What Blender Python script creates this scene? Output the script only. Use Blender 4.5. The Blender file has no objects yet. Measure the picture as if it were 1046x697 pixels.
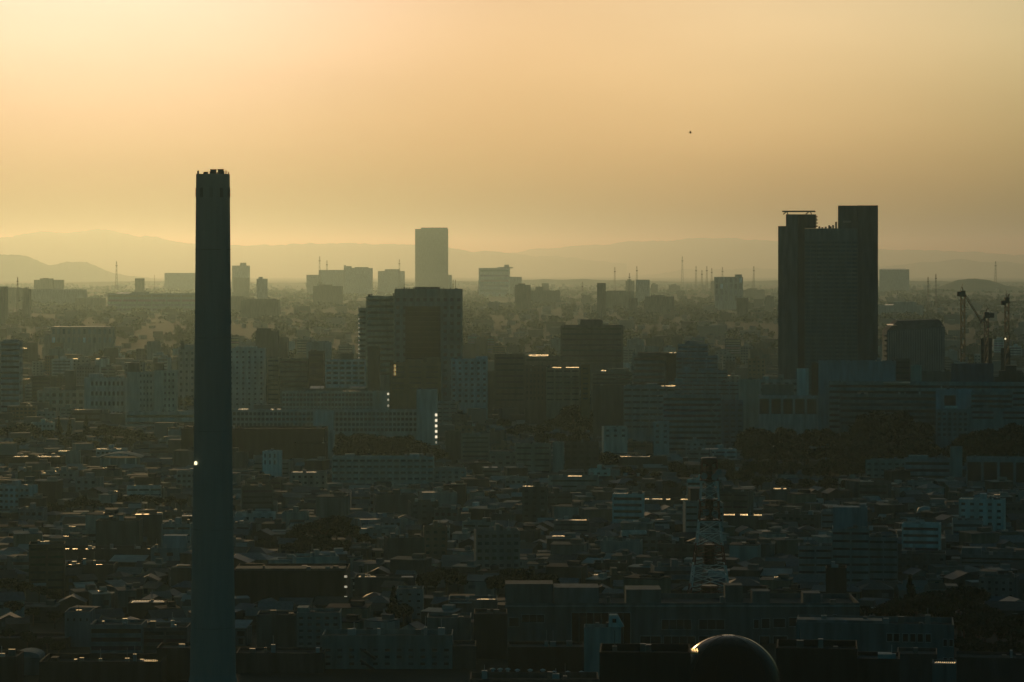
import bpy, math, random
import numpy as np
from mathutils import Vector, Matrix, noise
R = math.radians
random.seed(11); rng = np.random.default_rng(11)
scene = bpy.context.scene
COL = scene.collection

# ------------------------------------------------------------------ camera
F = 2966.0; CX = 523.0; HY = 262.0; HCAM = 140.0        # focal length in photo pixels, horizon row, eye height
cam = bpy.data.cameras.new('camera'); cam_o = bpy.data.objects.new('camera', cam); COL.objects.link(cam_o)
cam.sensor_width = 36.0; cam.lens = F/1046*36.0
cam_o.location = (0, 0, HCAM); cam_o.rotation_euler = (R(90), 0, 0)
cam.shift_y = -(348.5-HY)/1046.0
cam.clip_start = 1.0; cam.clip_end = 200000.0
scene.camera = cam_o

# ------------------------------------------------------------------ sky, sun, exposure
SUN_AZ, SUN_EL = R(-8.5), R(7.5)
S = Vector((math.sin(SUN_AZ)*math.cos(SUN_EL), math.cos(SUN_AZ)*math.cos(SUN_EL), math.sin(SUN_EL)))
world = bpy.data.worlds.new('World'); scene.world = world; world.use_nodes = True
nt = world.node_tree; nt.nodes.clear()
def N(t, **kw):
    n = nt.nodes.new(t)
    for k, v in kw.items(): setattr(n, k, v)
    return n
L = lambda a, b: nt.links.new(a, b)
sky = N('ShaderNodeTexSky', sky_type='NISHITA'); sky.sun_disc = False
sky.sun_elevation = SUN_EL; sky.sun_rotation = SUN_AZ
sky.altitude = 100; sky.air_density = 1.0; sky.dust_density = 4.0; sky.ozone_density = 1.5
tc = N('ShaderNodeTexCoord')
dot = N('ShaderNodeVectorMath', operation='DOT_PRODUCT'); dot.inputs[1].default_value = S
L(tc.outputs['Generated'], dot.inputs[0])
acos = N('ShaderNodeMath', operation='ARCCOSINE'); L(dot.outputs['Value'], acos.inputs[0])
ang = N('ShaderNodeMath', operation='DIVIDE'); L(acos.outputs[0], ang.inputs[0]); ang.inputs[1].default_value = math.pi
ramp = N('ShaderNodeValToRGB'); L(ang.outputs[0], ramp.inputs[0])
ramp.color_ramp.interpolation = 'B_SPLINE'; e = ramp.color_ramp.elements
RAMP = [(0.0, (.64, .70, 1.24)), (.025, (.62, .67, 1.14)), (.05, (.64, .61, .70)), (.075, (1.08, 1.18, 1.52)), (.11, (1.52, 1.76, 2.05)), (.2, (.70, 1.45, 1.5)), (.4, (.30, 1.7, 1.6)), (1.0, (.27, 1.7, 1.6))]
while len(e) < len(RAMP): e.new(.5)
for el, (p, c) in zip(e, RAMP): el.position = p; el.color = (*[k/2.05 for k in c], 1)
mul = N('ShaderNodeMix', data_type='RGBA', blend_type='MULTIPLY'); mul.inputs[0].default_value = 1.0
L(sky.outputs[0], mul.inputs[6]); L(ramp.outputs[0], mul.inputs[7])
sep = N('ShaderNodeSeparateXYZ'); L(tc.outputs['Generated'], sep.inputs[0])
low = N('ShaderNodeMapRange'); L(sep.outputs['Z'], low.inputs['Value']); low.inputs['From Min'].default_value = 0.0; low.inputs['From Max'].default_value = .075; low.inputs['To Min'].default_value = .66; low.inputs['To Max'].default_value = 1.0
dim = N('ShaderNodeVectorMath', operation='SCALE'); L(mul.outputs[2], dim.inputs[0]); L(low.outputs[0], dim.inputs['Scale'])
wn = N('ShaderNodeTexNoise'); wm = N('ShaderNodeMapping'); wm.inputs['Scale'].default_value = (9, 9, 38); L(tc.outputs['Generated'], wm.inputs['Vector']); L(wm.outputs[0], wn.inputs['Vector']); wn.inputs['Scale'].default_value = 1.0; wn.inputs['Detail'].default_value = 6
wr = N('ShaderNodeMapRange'); L(wn.outputs['Fac'], wr.inputs['Value']); wr.inputs['From Min'].default_value = .3; wr.inputs['From Max'].default_value = .7; wr.inputs['To Min'].default_value = .965; wr.inputs['To Max'].default_value = 1.035
veil = N('ShaderNodeVectorMath', operation='SCALE'); L(dim.outputs[0], veil.inputs[0]); L(wr.outputs[0], veil.inputs['Scale'])
bg = N('ShaderNodeBackground'); bg.inputs['Strength'].default_value = 0.248
out = N('ShaderNodeOutputWorld'); L(veil.outputs[0], bg.inputs['Color']); L(bg.outputs[0], out.inputs['Surface'])
sun = bpy.data.lights.new('sun', 'SUN'); sun.energy = 2.0; sun.angle = R(0.5); sun.color = (1.0, .67, .26)
sun_o = bpy.data.objects.new('sun', sun); COL.objects.link(sun_o)
sun_o.rotation_euler = (-S).to_track_quat('-Z', 'Y').to_euler()
vs = scene.view_settings
vs.view_transform = 'Standard'; vs.look = 'None'; vs.gamma = 1.0; vs.exposure = -2.35; vs.use_curve_mapping = False
cy = scene.cycles
cy.max_bounces = 4; cy.diffuse_bounces = 2; cy.glossy_bounces = 2; cy.volume_bounces = 0; cy.transparent_max_bounces = 4
cy.use_denoising = True; cy.sample_clamp_indirect = 4.0; cy.caustics_reflective = False; cy.caustics_refractive = False

# ------------------------------------------------------------------ materials
def principled(name, rough=.8, metallic=0.0, base=(1, 1, 1), amount=.25, scale=(.3, .3, .08), spec=.3, coat=0):
    """base colour = the object's own colour x a stained noise"""
    m = bpy.data.materials.new(name); m.use_nodes = True
    t = m.node_tree; b = t.nodes['Principled BSDF']
    oi = t.nodes.new('ShaderNodeObjectInfo'); co = t.nodes.new('ShaderNodeTexCoord')
    mp = t.nodes.new('ShaderNodeMapping'); mp.inputs['Scale'].default_value = scale
    nz = t.nodes.new('ShaderNodeTexNoise'); nz.inputs['Scale'].default_value = 1.0; nz.inputs['Detail'].default_value = 5
    add = t.nodes.new('ShaderNodeVectorMath'); add.operation = 'ADD'
    t.links.new(co.outputs['Object'], mp.inputs['Vector']); t.links.new(mp.outputs[0], add.inputs[0])
    t.links.new(oi.outputs['Location'], add.inputs[1]); t.links.new(add.outputs[0], nz.inputs['Vector'])
    mr = t.nodes.new('ShaderNodeMapRange'); mr.inputs['From Min'].default_value = .3; mr.inputs['From Max'].default_value = .7
    mr.inputs['To Min'].default_value = 1-amount; mr.inputs['To Max'].default_value = 1+amount
    t.links.new(nz.outputs['Fac'], mr.inputs['Value'])
    c1 = t.nodes.new('ShaderNodeMix'); c1.data_type = 'RGBA'; c1.blend_type = 'MULTIPLY'; c1.inputs[0].default_value = 1
    t.links.new(oi.outputs['Color'], c1.inputs[6]); c1.inputs[7].default_value = (*base, 1)
    c2 = t.nodes.new('ShaderNodeVectorMath'); c2.operation = 'SCALE'
    t.links.new(c1.outputs[2], c2.inputs[0]); t.links.new(mr.outputs[0], c2.inputs['Scale'])
    t.links.new(c2.outputs[0], b.inputs['Base Color'])
    b.inputs['Roughness'].default_value = rough; b.inputs['Metallic'].default_value = metallic
    b.inputs['Specular IOR Level'].default_value = spec; b.inputs['Coat Weight'].default_value = coat
    return m
def attr_mat(name, rough=.8, spec=.2):
    m = bpy.data.materials.new(name); m.use_nodes = True
    t = m.node_tree; b = t.nodes['Principled BSDF']
    a = t.nodes.new('ShaderNodeVertexColor'); a.layer_name = 'tone'
    t.links.new(a.outputs['Color'], b.inputs['Base Color'])
    b.inputs['Roughness'].default_value = rough; b.inputs['Specular IOR Level'].default_value = spec
    return m
M_WALL = principled('painted_concrete', .85, amount=.34, scale=(.35, .35, .05), spec=.2)
M_ROOF = principled('roof_felt', .92, scale=(.2, .2, .2), spec=.1)
M_TILE = principled('roof_tile', .6, scale=(.8, .8, .8), spec=.35)
M_SHEET = principled('metal_roof_sheet', .33, metallic=1.0, amount=.12, scale=(1.5, 1.5, 1.5))
M_GLASS = principled('window_glass', .12, base=(.05, .06, .065), amount=.3, spec=.6)
M_STEEL = principled('painted_steel', .5, spec=.4)
M_DOME = principled('dark_dome_panels', .22, amount=.15, spec=.1)
M_LEAF = principled('foliage', .75, amount=.45, scale=(.6, .6, .6), spec=.15)
M_BARK = principled('bark', .9)
M_WOODS = attr_mat('woodland'); M_TOWN = attr_mat('town_fabric', .8, .25)

def plain(name, c0, c1, scale, rough=.9):
    m = bpy.data.materials.new(name); m.use_nodes = True
    t = m.node_tree; b = t.nodes['Principled BSDF']
    g = t.nodes.new('ShaderNodeTexCoord'); nz = t.nodes.new('ShaderNodeTexNoise'); nz.inputs['Scale'].default_value = scale; nz.inputs['Detail'].default_value = 6
    t.links.new(g.outputs['Object'], nz.inputs['Vector'])
    cr = t.nodes.new('ShaderNodeValToRGB'); cr.color_ramp.elements[0].color = (*c0, 1); cr.color_ramp.elements[1].color = (*c1, 1)
    cr.color_ramp.elements[0].position = .35; cr.color_ramp.elements[1].position = .65
    t.links.new(nz.outputs['Fac'], cr.inputs[0]); t.links.new(cr.outputs[0], b.inputs['Base Color'])
    b.inputs['Roughness'].default_value = rough; b.inputs['Specular IOR Level'].default_value = .15
    return m
M_GROUND = plain('city_ground', (.018, .024, .02), (.04, .045, .038), .03)
M_ROAD = plain('asphalt', (.04, .04, .042), (.06, .06, .06), .2)
M_PAVE = plain('pavement_slabs', (.16, .16, .15), (.24, .23, .22), .5)
M_HILL = plain('wooded_hills', (.035, .05, .025), (.06, .075, .04), .004)

# ------------------------------------------------------------------ helpers
def X(px, d): return (px-CX)*d/F
def Z(py, d): return HCAM-(py-HY)*d/F
def pxm(d): return d/F
def GZ(d): return -max(0.0, d-6000)*.0052      # the plain falls away gently, as the round earth does

class MB:
    def __init__(s): s.v = []; s.f = []
    def quad(s, a, b, c, d):
        n = len(s.v); s.v += [a, b, c, d]; s.f.append((n, n+1, n+2, n+3))
    def poly(s, pts):
        n = len(s.v); s.v += list(pts); s.f.append(tuple(range(n, n+len(pts))))
    def hexa(s, lo, hi):
        """eight corners: four below, four above, both counter-clockwise from above"""
        n = len(s.v); s.v += list(lo)+list(hi)
        s.f += [(n+3, n+2, n+1, n), (n+4, n+5, n+6, n+7), (n, n+1, n+5, n+4), (n+1, n+2, n+6, n+5), (n+2, n+3, n+7, n+6), (n+3, n, n+4, n+7)]
    def box(s, x0, x1, y0, y1, z0, z1, taper=0):
        t = taper
        s.hexa([(x0, y0, z0), (x1, y0, z0), (x1, y1, z0), (x0, y1, z0)], [(x0+t, y0+t, z1), (x1-t, y0+t, z1), (x1-t, y1-t, z1), (x0+t, y1-t, z1)])
    def beam(s, a, b, r, n=4):
        a = Vector(a); b = Vector(b); d = (b-a)
        if d.length < 1e-6: return
        q = d.to_track_quat('Z', 'Y').to_matrix(); k = len(s.v)
        for p in (a, b):
            for i in range(n):
                t = 2*math.pi*(i+.5)/n
                s.v.append(tuple(p+q @ Vector((r*math.cos(t), r*math.sin(t), 0))))
        for i in range(n): s.f.append((k+i, k+(i+1) % n, k+n+(i+1) % n, k+n+i))
        s.f.append(tuple(k+i for i in reversed(range(n)))); s.f.append(tuple(k+n+i for i in range(n)))
    def lathe(s, prof, n=24, c=(0, 0, 0), cap=True):
        k = len(s.v)
        for r, z in prof:
            for i in range(n):
                t = 2*math.pi*i/n; s.v.append((c[0]+r*math.cos(t), c[1]+r*math.sin(t), c[2]+z))
        for j in range(len(prof)-1):
            for i in range(n):
                s.f.append((k+j*n+i, k+j*n+(i+1) % n, k+(j+1)*n+(i+1) % n, k+(j+1)*n+i))
        if cap:
            s.f.append(tuple(k+i for i in reversed(range(n)))); s.f.append(tuple(k+(len(prof)-1)*n+i for i in range(n)))
    def mesh(s, name, mat, smooth=False):
        me = bpy.data.meshes.new(name); me.from_pydata(s.v, [], s.f); me.update()
        if mat: me.materials.append(mat)
        if smooth: me.polygons.foreach_set('use_smooth', [True]*len(me.polygons))
        return me
    def build(s, name, mat, parent=None, color=(1, 1, 1), loc=(0, 0, 0), rz=0, smooth=False):
        return link(name, s.mesh(name, mat, smooth), parent, color, loc, rz)

def link(name, me, parent=None, color=(1, 1, 1), loc=(0, 0, 0), rz=0):
    o = bpy.data.objects.new(name, me); COL.objects.link(o)
    if parent: o.parent = parent
    o.location = loc; o.rotation_euler = (0, 0, rz); o.color = (*color[:3], 1)
    return o
def thing(name, label, cat, loc=(0, 0, 0), rz=0, group=None):
    o = bpy.data.objects.new(name, None); COL.objects.link(o); o.empty_display_size = 1
    o.location = loc; o.rotation_euler = (0, 0, rz); o['label'] = label; o['category'] = cat
    if group: o['group'] = group
    return o
def tag(o, label=None, cat=None, group=None, kind=None):
    for k, v in (('label', label), ('category', cat), ('group', group), ('kind', kind)):
        if v: o[k] = v
    return o
def vary(c, a=.12):
    k = 1+random.uniform(-a, a); return tuple(min(1, x*k*(1+random.uniform(-.03, .03))) for x in c)

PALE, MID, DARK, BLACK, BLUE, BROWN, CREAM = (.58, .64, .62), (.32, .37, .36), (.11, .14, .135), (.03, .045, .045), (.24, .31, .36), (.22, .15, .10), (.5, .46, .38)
FOOT = []      # footprints taken (x, y, radius-x, radius-y)
SOLID = [(201, 235, 176, 620, 1000), (193, 241, 600, 720, 1000), (795, 897, 230, 470, 2150), (707, 742, 560, 640, 1150), (902, 966, 334, 420, 2700), (702, 802, 660, 720, 735), (103, 140, 466, 490, 1850)]   # picture areas already taken by large things

def facade(mb, org, ud, W, z0, z1, cols, rows, wf, hf, rec):
    """wall face from org along ud with cols x rows recessed openings; returns their rectangles"""
    nx, ny = ud[1], -ud[0]
    def P(u, v, dp): return (org[0]+ud[0]*u-nx*dp, org[1]+ud[1]*u-ny*dp, v)
    def q(u0, u1, v0, v1): mb.quad(P(u0, v0, 0), P(u1, v0, 0), P(u1, v1, 0), P(u0, v1, 0))
    cw = W/cols; rh = (z1-z0)/rows; res = []
    for j in range(rows):
        a = z0+j*rh; b0 = a+rh*(1-hf)*.55; b1 = b0+rh*hf
        q(0, W, a, b0); q(0, W, b1, a+rh)
        edge = 0
        for i in range(cols):
            u0 = i*cw+cw*(1-wf)/2; u1 = u0+cw*wf
            q(edge, u0, b0, b1); edge = u1
            mb.quad(P(u0, b0, 0), P(u1, b0, 0), P(u1, b0, rec), P(u0, b0, rec)); mb.quad(P(u0, b1, rec), P(u1, b1, rec), P(u1, b1, 0), P(u0, b1, 0))
            mb.quad(P(u0, b0, rec), P(u0, b1, rec), P(u0, b1, 0), P(u0, b0, 0)); mb.quad(P(u1, b0, 0), P(u1, b1, 0), P(u1, b1, rec), P(u1, b0, rec))
            res.append((j, i, u0, u1, b0, b1))
        q(edge, W, b0, b1)
    return res, P

WIN = {}
def window_mesh(w, h):
    k = (round(w, 1), round(h, 1))
    if k not in WIN:
        m = MB(); m.box(-k[0]/2-.15, k[0]/2+.15, 0, .08, -k[1]/2-.15, k[1]/2+.15); WIN[k] = m.mesh('window', M_GLASS)
    return WIN[k]

def lit(name, strength, col):
    m = bpy.data.materials.new(name); m.use_nodes = True; b = m.node_tree.nodes['Principled BSDF']
    b.inputs['Emission Color'].default_value = (*col, 1); b.inputs['Emission Strength'].default_value = strength; return m
M_STAIR = lit('lit_stair_lamp', 5.5, (1, .86, .6)); M_AMBER = lit('lit_amber_lamp', 2.2, (1, .62, .2)); M_DIM = lit('dim_stair_lamp', 2.2, (1, .85, .6))
def lamp(name, parent, at, w, h, mat):
    m = MB(); m.box(-w/2, w/2, -.25, .15, -h/2, h/2, .03); return m.build(name, mat, parent, (1, 1, 1), at)
def glint_normal(p, left=0.0):
    """direction halfway between the sun and the viewer's side of the town"""
    t = (Vector((0, 0, HCAM))-Vector(p)).normalized()
    return (S+t).normalized()
def sheet(name, parent, at, w, l, color=None, mat=None, jitter=1.0, th=.12):
    """metal sheet folded and tilted to throw a sun glint at the camera; at = local position in the parent"""
    if color is None: g = random.uniform(.10, .42); color = (g, g*.95, g*.88)
    wp = (parent.location if parent else Vector((0, 0, 0)))+Vector(at)
    n = glint_normal(wp); fall = n.y/n.z+random.gauss(0, 1)*R(jitter)
    k = max(4, int(round(w/.6))); p = w/k; A = .27*p; m = MB(); top = []
    for i in range(k*6+1):
        x = -w/2+w*i/(k*6); z = A*math.cos(2*math.pi*i/6)
        top.append((x, z))
    y0, y1 = -l/2, l/2
    nb = len(m.v)
    for y in (y0, y1):
        for x, z in top: m.v.append((x, y, z-fall*y))
    c = len(top)
    for i in range(c-1): m.f.append((nb+i, nb+i+1, nb+c+i+1, nb+c+i))
    o = len(m.f)
    m.hexa([(-w/2, y0, -th-A), (w/2, y0, -th-A), (w/2, y1, -th-A), (-w/2, y1, -th-A)], [(-w/2, y0, -A-.02-fall*y0), (w/2, y0, -A-.02-fall*y0), (w/2, y1, -A-.02-fall*y1), (-w/2, y1, -A-.02-fall*y1)])
    me = m.mesh(name, mat or M_SHEET); me.polygons.foreach_set('use_smooth', [i < o for i in range(len(me.polygons))])
    return link(name, me, parent, color, at)

def block(name, label, px0, px1, ytop, d, depth=14, rz=0, cat='building', wall=MID, fac=None, ybot=None, side=None, sheds=(), tanks=(), masts=(), glints=(), roofc=(.06, .068, .068), group=None, zb=0.0, parapet=1.0, wins='auto', roof=True, glassc=(1, 1, 1), margins=(0, 0), top_margin=.9, railc=None, trim=None):
    """a flat-roofed building seen from px0 to px1 with its top at ytop, d metres away.
    fac = (kind, columns, rows, width share, height share); kind g windows, b ribbons, bal balconies"""
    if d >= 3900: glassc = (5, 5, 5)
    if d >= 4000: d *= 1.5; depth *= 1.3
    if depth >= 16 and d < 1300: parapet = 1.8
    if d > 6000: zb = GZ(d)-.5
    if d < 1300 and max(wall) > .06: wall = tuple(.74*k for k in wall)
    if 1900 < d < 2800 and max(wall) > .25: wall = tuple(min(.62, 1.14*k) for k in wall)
    rz = R(rz)-(math.atan((px0+px1-2*CX)/2/F)*1.05 if px0 > 560 else 0); c, s = math.cos(rz), 0 if px0 > 560 else abs(math.sin(rz))
    Wa = (px1-px0)*d/F; W = max((Wa-depth*s)/c, Wa*.35); H = Z(ytop, d)-zb
    xc = X((px0+px1)/2, d)
    # centre of the front such that the turned box spans px0..px1
    off = Vector((depth/2*math.sin(rz), 0, 0))
    t = thing(name, label, cat, (xc+off.x, d, zb), rz, group)
    FOOT.append((xc, d+depth/2, Wa/2+2, depth/2+2)); SOLID.append((px0, px1, ytop, HY+HCAM*F/d, d))
    w = MB(); x0, x1 = -W/2, W/2
    zt = H
    f0 = max(0.5, (Z(ybot, d)-zb) if ybot else max(.5, H*.1)); f1 = H-top_margin
    wc = vary(wall, .06)
    if fac:
        kind, cols, rows, wf, hf = fac
        rec = {'g': .3, 'b': .3, 'bal': 1.3, 'gb': .35}[kind]
        ml, mr = margins[0]*d/F, margins[1]*d/F
        if ml: w.quad((x0, 0, f0), (x0+ml, 0, f0), (x0+ml, 0, f1), (x0, 0, f1))
        if mr: w.quad((x1-mr, 0, f0), (x1, 0, f0), (x1, 0, f1), (x1-mr, 0, f1))
        res, P = facade(w, (x0+ml, 0), (1, 0), W-ml-mr, f0, f1, cols, rows, wf, hf, rec)
        w.quad((x0, 0, 0), (x1, 0, 0), (x1, 0, f0), (x0, 0, f0)); w.quad((x0, 0, f1), (x1, 0, f1), (x1, 0, zt), (x0, 0, zt))
        if kind == 'g':
            for j, i, u0, u1, b0, b1 in res:
                k = random.choice((.6, .8, 1, 1, 1.3, 3.5 if random.random() < .3 else 1))
                link('window', window_mesh(u1-u0, b1-b0), t, tuple(k*g for g in glassc), P((u0+u1)/2, (b0+b1)/2, rec))
        else:
            for j in range(rows):
                rr = [r for r in res if r[0] == j]
                m = MB(); a, b = rr[0][4], rr[0][5]
                m.box(x0+ml+.25, x1-mr-.25, rec, rec+.1, a-.15, b+.15)
                m.build('window_band', M_GLASS, t, tuple(random.uniform(.7, 1.4)*g for g in glassc))
                if kind == 'bal':
                    m = MB(); m.box(x0+ml+.2, x1-mr-.2, -.12, .04, a+.02, a+(b-a)*.45); m.build('balcony', M_WALL, t, railc or vary(wc, .05))
    else:
        w.quad((x0, 0, 0), (x1, 0, 0), (x1, 0, zt), (x0, 0, zt))
    for sx, org, ud in ((1, (x1, 0), (0, 1)), (-1, (x0, depth), (0, -1))):
        if side and (side[0] == 0 or side[0] == sx):
            res, P = facade(w, org, ud, depth, f0, f1, side[1], side[2], .6, .45, .25)
            w.quad((org[0], 0 if sx > 0 else depth, 0), (org[0], depth if sx > 0 else 0, 0), (org[0], depth if sx > 0 else 0, f0), (org[0], 0 if sx > 0 else depth, f0))
            w.quad((org[0], 0 if sx > 0 else depth, f1), (org[0], depth if sx > 0 else 0, f1), (org[0], depth if sx > 0 else 0, zt), (org[0], 0 if sx > 0 else depth, zt))
            for j, i, u0, u1, b0, b1 in res:
                link('side_window', window_mesh(u1-u0, b1-b0), t, (1, 1, 1), P((u0+u1)/2, (b0+b1)/2, .25), math.pi/2 if sx > 0 else -math.pi/2)
        else:
            y0, y1 = (0, depth) if sx > 0 else (depth, 0)
            w.quad((org[0], y0, 0), (org[0], y1, 0), (org[0], y1, zt), (org[0], y0, zt))
    w.quad((x1, depth, 0), (x0, depth, 0), (x0, depth, zt), (x1, depth, zt))
    p = .35; zr = zt-parapet                                           # parapet ring
    for a, b in (((x0, 0), (x1, 0)), ((x1, 0), (x1, depth)), ((x1, depth), (x0, depth)), ((x0, depth), (x0, 0))):
        ia = (a[0]+(p if a[0] < 0 else -p), a[1]+(p if a[1] == 0 else -p)); ib = (b[0]+(p if b[0] < 0 else -p), b[1]+(p if b[1] == 0 else -p))
        w.quad((*a, zt), (*b, zt), (*ib, zt), (*ia, zt)); w.quad((*ia, zt), (*ib, zt), (*ib, zr), (*ia, zr))
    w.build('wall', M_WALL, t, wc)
    if roof:
        m = MB(); m.box(x0+p-.05, x1-p+.05, p-.05, depth-p+.05, zr-.3, zr); m.build('roof', M_ROOF, t, vary(roofc, .3))
    for q in sheds:                                                     # (px from, px to, top y, y depth from, to [, colour])
        a, b = (q[0]-(px0+px1)/2)*d/F, (q[1]-(px0+px1)/2)*d/F
        m = MB(); m.box(a, b, q[3], q[4], zr, Z(q[2], d)-zb); m.build('rooftop_shed', M_WALL, t, q[5] if len(q) > 5 else vary(wc, .2))
    if 8 < W and d < 2750 and H > 5:                                    # small plant on the roof
        for i in range(min(6, int(W/(7 if d < 1500 else 11))+random.randrange(2))):
            a, b, e_, f_ = random.uniform(x0+1.5, x1-2.5), random.uniform(.8, max(1.2, depth*.5)), random.uniform(.8, 2.4), random.uniform(.7, 2.6)
            m = MB(); m.box(a, a+e_, b, b+random.uniform(.9, 2), zr, zr+parapet+f_-.6)
            if random.random() < .4: m.lathe([(.12, 0), (.12, random.uniform(1.5, 4))], 6, (a+e_*.5, b+.4, zr+parapet+f_-.6))
            m.build('rooftop_unit', M_STEEL, t, vary(random.choice(((.2, .23, .23), (.08, .09, .09), (.3, .33, .33))), .2))
    for q in tanks:                                                     # (px, y, radius, height)
        m = MB(); m.lathe([(q[2], .6), (q[2], q[3]), (q[2]*.3, q[3]+.5)], 12, ((q[0]-(px0+px1)/2)*d/F, q[1], zr)); m.box((q[0]-(px0+px1)/2)*d/F-q[2]*.7, (q[0]-(px0+px1)/2)*d/F+q[2]*.7, q[1]-q[2]*.7, q[1]+q[2]*.7, zr, zr+.6)
        m.build('water_tank', M_STEEL, t, (.5, .52, .52))
    for q in masts:                                                     # (px, top y, y)
        xx = (q[0]-(px0+px1)/2)*d/F; m = MB(); m.beam((xx, q[2], zr), (xx, q[2], Z(q[1], d)-zb), max(.12, .16*d/F), 5)
        m.build('antenna', M_STEEL, t, (.12, .12, .12))
    for q in glints:                                                    # (px from, px to, unused, length[, part name, y])
        a, b = (q[0]-(px0+px1)/2)*d/F, (q[1]-(px0+px1)/2)*d/F
        yy = 2.5 if len(q) < 6 else q[5]
        sheet(q[4] if len(q) > 4 else 'metal_roof_sheet', t, ((a+b)/2, yy+q[3]/2-2, zt+.2), b-a, q[3], th=.2+parapet)
    return t
#@@LIGHT_END

# ------------------------------------------------------------------ ground, roads, hills
m = MB()
xs = [-30000, -9000, -3000, -1000, 0, 1000, 3000, 9000, 30000]; ys = [-300, 500, 1500, 3000, 6000, 12000, 25000, 50000, 95000]
for i in range(len(xs)-1):
    for j in range(len(ys)-1):
        m.quad((xs[i], ys[j], GZ(ys[j])), (xs[i+1], ys[j], GZ(ys[j])), (xs[i+1], ys[j+1], GZ(ys[j+1])), (xs[i], ys[j+1], GZ(ys[j+1])))
tag(m.build('ground', M_GROUND), kind='structure')
ROADS = [((-420, 1180), (520, 1130), 9), ((-520, 1560), (560, 1640), 11), ((-700, 2010), (800, 1985), 12)]
for k, (a, b, w) in enumerate(ROADS):
    a = Vector((*a, 0)); b = Vector((*b, 0)); d = (b-a).normalized(); n = Vector((-d.y, d.x, 0))
    m = MB(); z = .004+.004*k
    m.quad(*[tuple(p+Vector((0, 0, z))) for p in (a-n*w/2, b-n*w/2, b+n*w/2, a+n*w/2)]); tag(m.build('road', M_ROAD), kind='structure')
    for sgn in (-1, 1):
        m = MB(); p = n*sgn*(w/2+1.2)
        q = [a+p-n*1.1, b+p-n*1.1, b+p+n*1.1, a+p+n*1.1]
        m.hexa([tuple(v) for v in q], [tuple(v+Vector((0, 0, .13+.004*k))) for v in q]); tag(m.build('pavement', M_PAVE), kind='structure')

def ridge(name, pts, d, deep, rough, seed, step=6):
    """a hill range: skyline through pts (photo pixels) at distance d, with its own depth"""
    m = MB(); px = np.arange(pts[0][0], pts[-1][0]+1, step); top = np.interp(px, [p[0] for p in pts], [p[1] for p in pts])
    prof = [(-1, 0), (-.7, .3), (-.45, .55), (-.2, .85), (0, 1), (.25, .8), (.6, .35), (1, 0)]
    rows = []
    for i, (x, t) in enumerate(zip(px, top)):
        h = Z(t, d); r = []; base = GZ(d)
        for k, (u, g) in enumerate(prof):
            nz = noise.fractal(Vector((x*.03, u*2+seed, seed)), 1, 2, 5)
            nf = noise.noise(Vector((x*.35, u*3, seed*2)))
            r.append((X(x, d)*(1+u*deep/d), d+u*deep, base-2+max(0, (h-base)*g+(rough*nz*.9+rough*.35*nf)*(g if g < 1 else 1)*d/F) if 0 < k < 7 else base-2.5-deep*.0052))
        rows.append(r)
    for a, b in zip(rows, rows[1:]):
        for k in range(len(prof)-1): m.quad(a[k], b[k], b[k+1], a[k+1])
    return tag(m.build(name, M_HILL, smooth=True), kind='structure')
ridge('far_hills', [(-500, 262), (-300, 246), (-100, 243), (0, 242), (45, 238), (108, 235), (125, 239), (160, 243), (205, 249), (240, 252), (290, 250), (330, 247), (400, 250), (470, 256), (560, 262), (640, 268)], 62000, 4500, 3.2, 1.3, 4)
ridge('far_hills', [(380, 276), (480, 262), (560, 254), (650, 247), (720, 243), (790, 246), (860, 252), (950, 256), (1046, 260), (1200, 268), (1450, 274)], 74000, 5000, 2.4, 4.1, 4)
ridge('hills', [(-400, 268), (-150, 262), (0, 259), (30, 262), (50, 271), (66, 268), (88, 267), (108, 276), (140, 284), (190, 288), (300, 292)], 36000, 1600, 3.0, 7.7, 3)
ridge('hills', [(620, 285), (700, 276), (800, 274), (900, 272), (940, 267), (985, 266), (1046, 269), (1200, 272), (1400, 285)], 58000, 2500, 2.6, 9.2, 3)
ridge('hills', [(955, 294), (975, 287), (990, 284), (1012, 286), (1028, 292), (1050, 296)], 16000, 400, 1.2, 3.2, 2)

# ------------------------------------------------------------------ tall chimney
d = 925; c = thing('chimney', 'very tall tapering concrete chimney rising dark against the sky', 'chimney', (X(217.5, d), d, 0))
FOOT.append((X(217.5, d), d, 10, 10))
H = Z(178, d); k = 1/pxm(d)
m = MB(); prof = [(25.4*pxm(d)*1.08, 0)]
for i in range(1, 25):
    z = H*i/24; y = HY-(z-HCAM)*F/d; hw = np.interp(y, [178, 440, 697], [17.2, 19.3, 23.6]); prof.append((hw*pxm(d), z))
m.lathe(prof+[(prof[-1][0]-.5, H), (prof[-1][0]-.6, H-1.5)], 40); m.build('shaft', principled('slipformed_concrete', .85, amount=.07, scale=(.6, .6, .05), spec=.15), c, (.205, .25, .245), smooth=False)
r = prof[-1][0]-.7
for xo, rr, hh in ((-2.1, .62, .75), (.1, 1.0, 1.55), (2.45, .95, 1.6), (-.6, .5, .9)):
    m = MB(); m.lathe([(rr, H-2), (rr, H+hh-.35), (rr*1.1, H+hh-.3), (rr*1.1, H+hh), (rr*.8, H+hh), (rr*.8, H-.5)], 20, (xo, .4 if xo > -1 else -.6, 0)); m.build('flue', M_STEEL, c, (.06, .06, .06))
for i in range(9):
    a = 2*math.pi*i/9+.2; m = MB(); rr = r+.35; m.beam((rr*math.cos(a), rr*math.sin(a), H-.3), (rr*math.cos(a), rr*math.sin(a), H+random.choice((.5, .8, 1.1))), .22)
    m.build('lightning_rod', M_STEEL, c, (.1, .1, .1))
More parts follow.
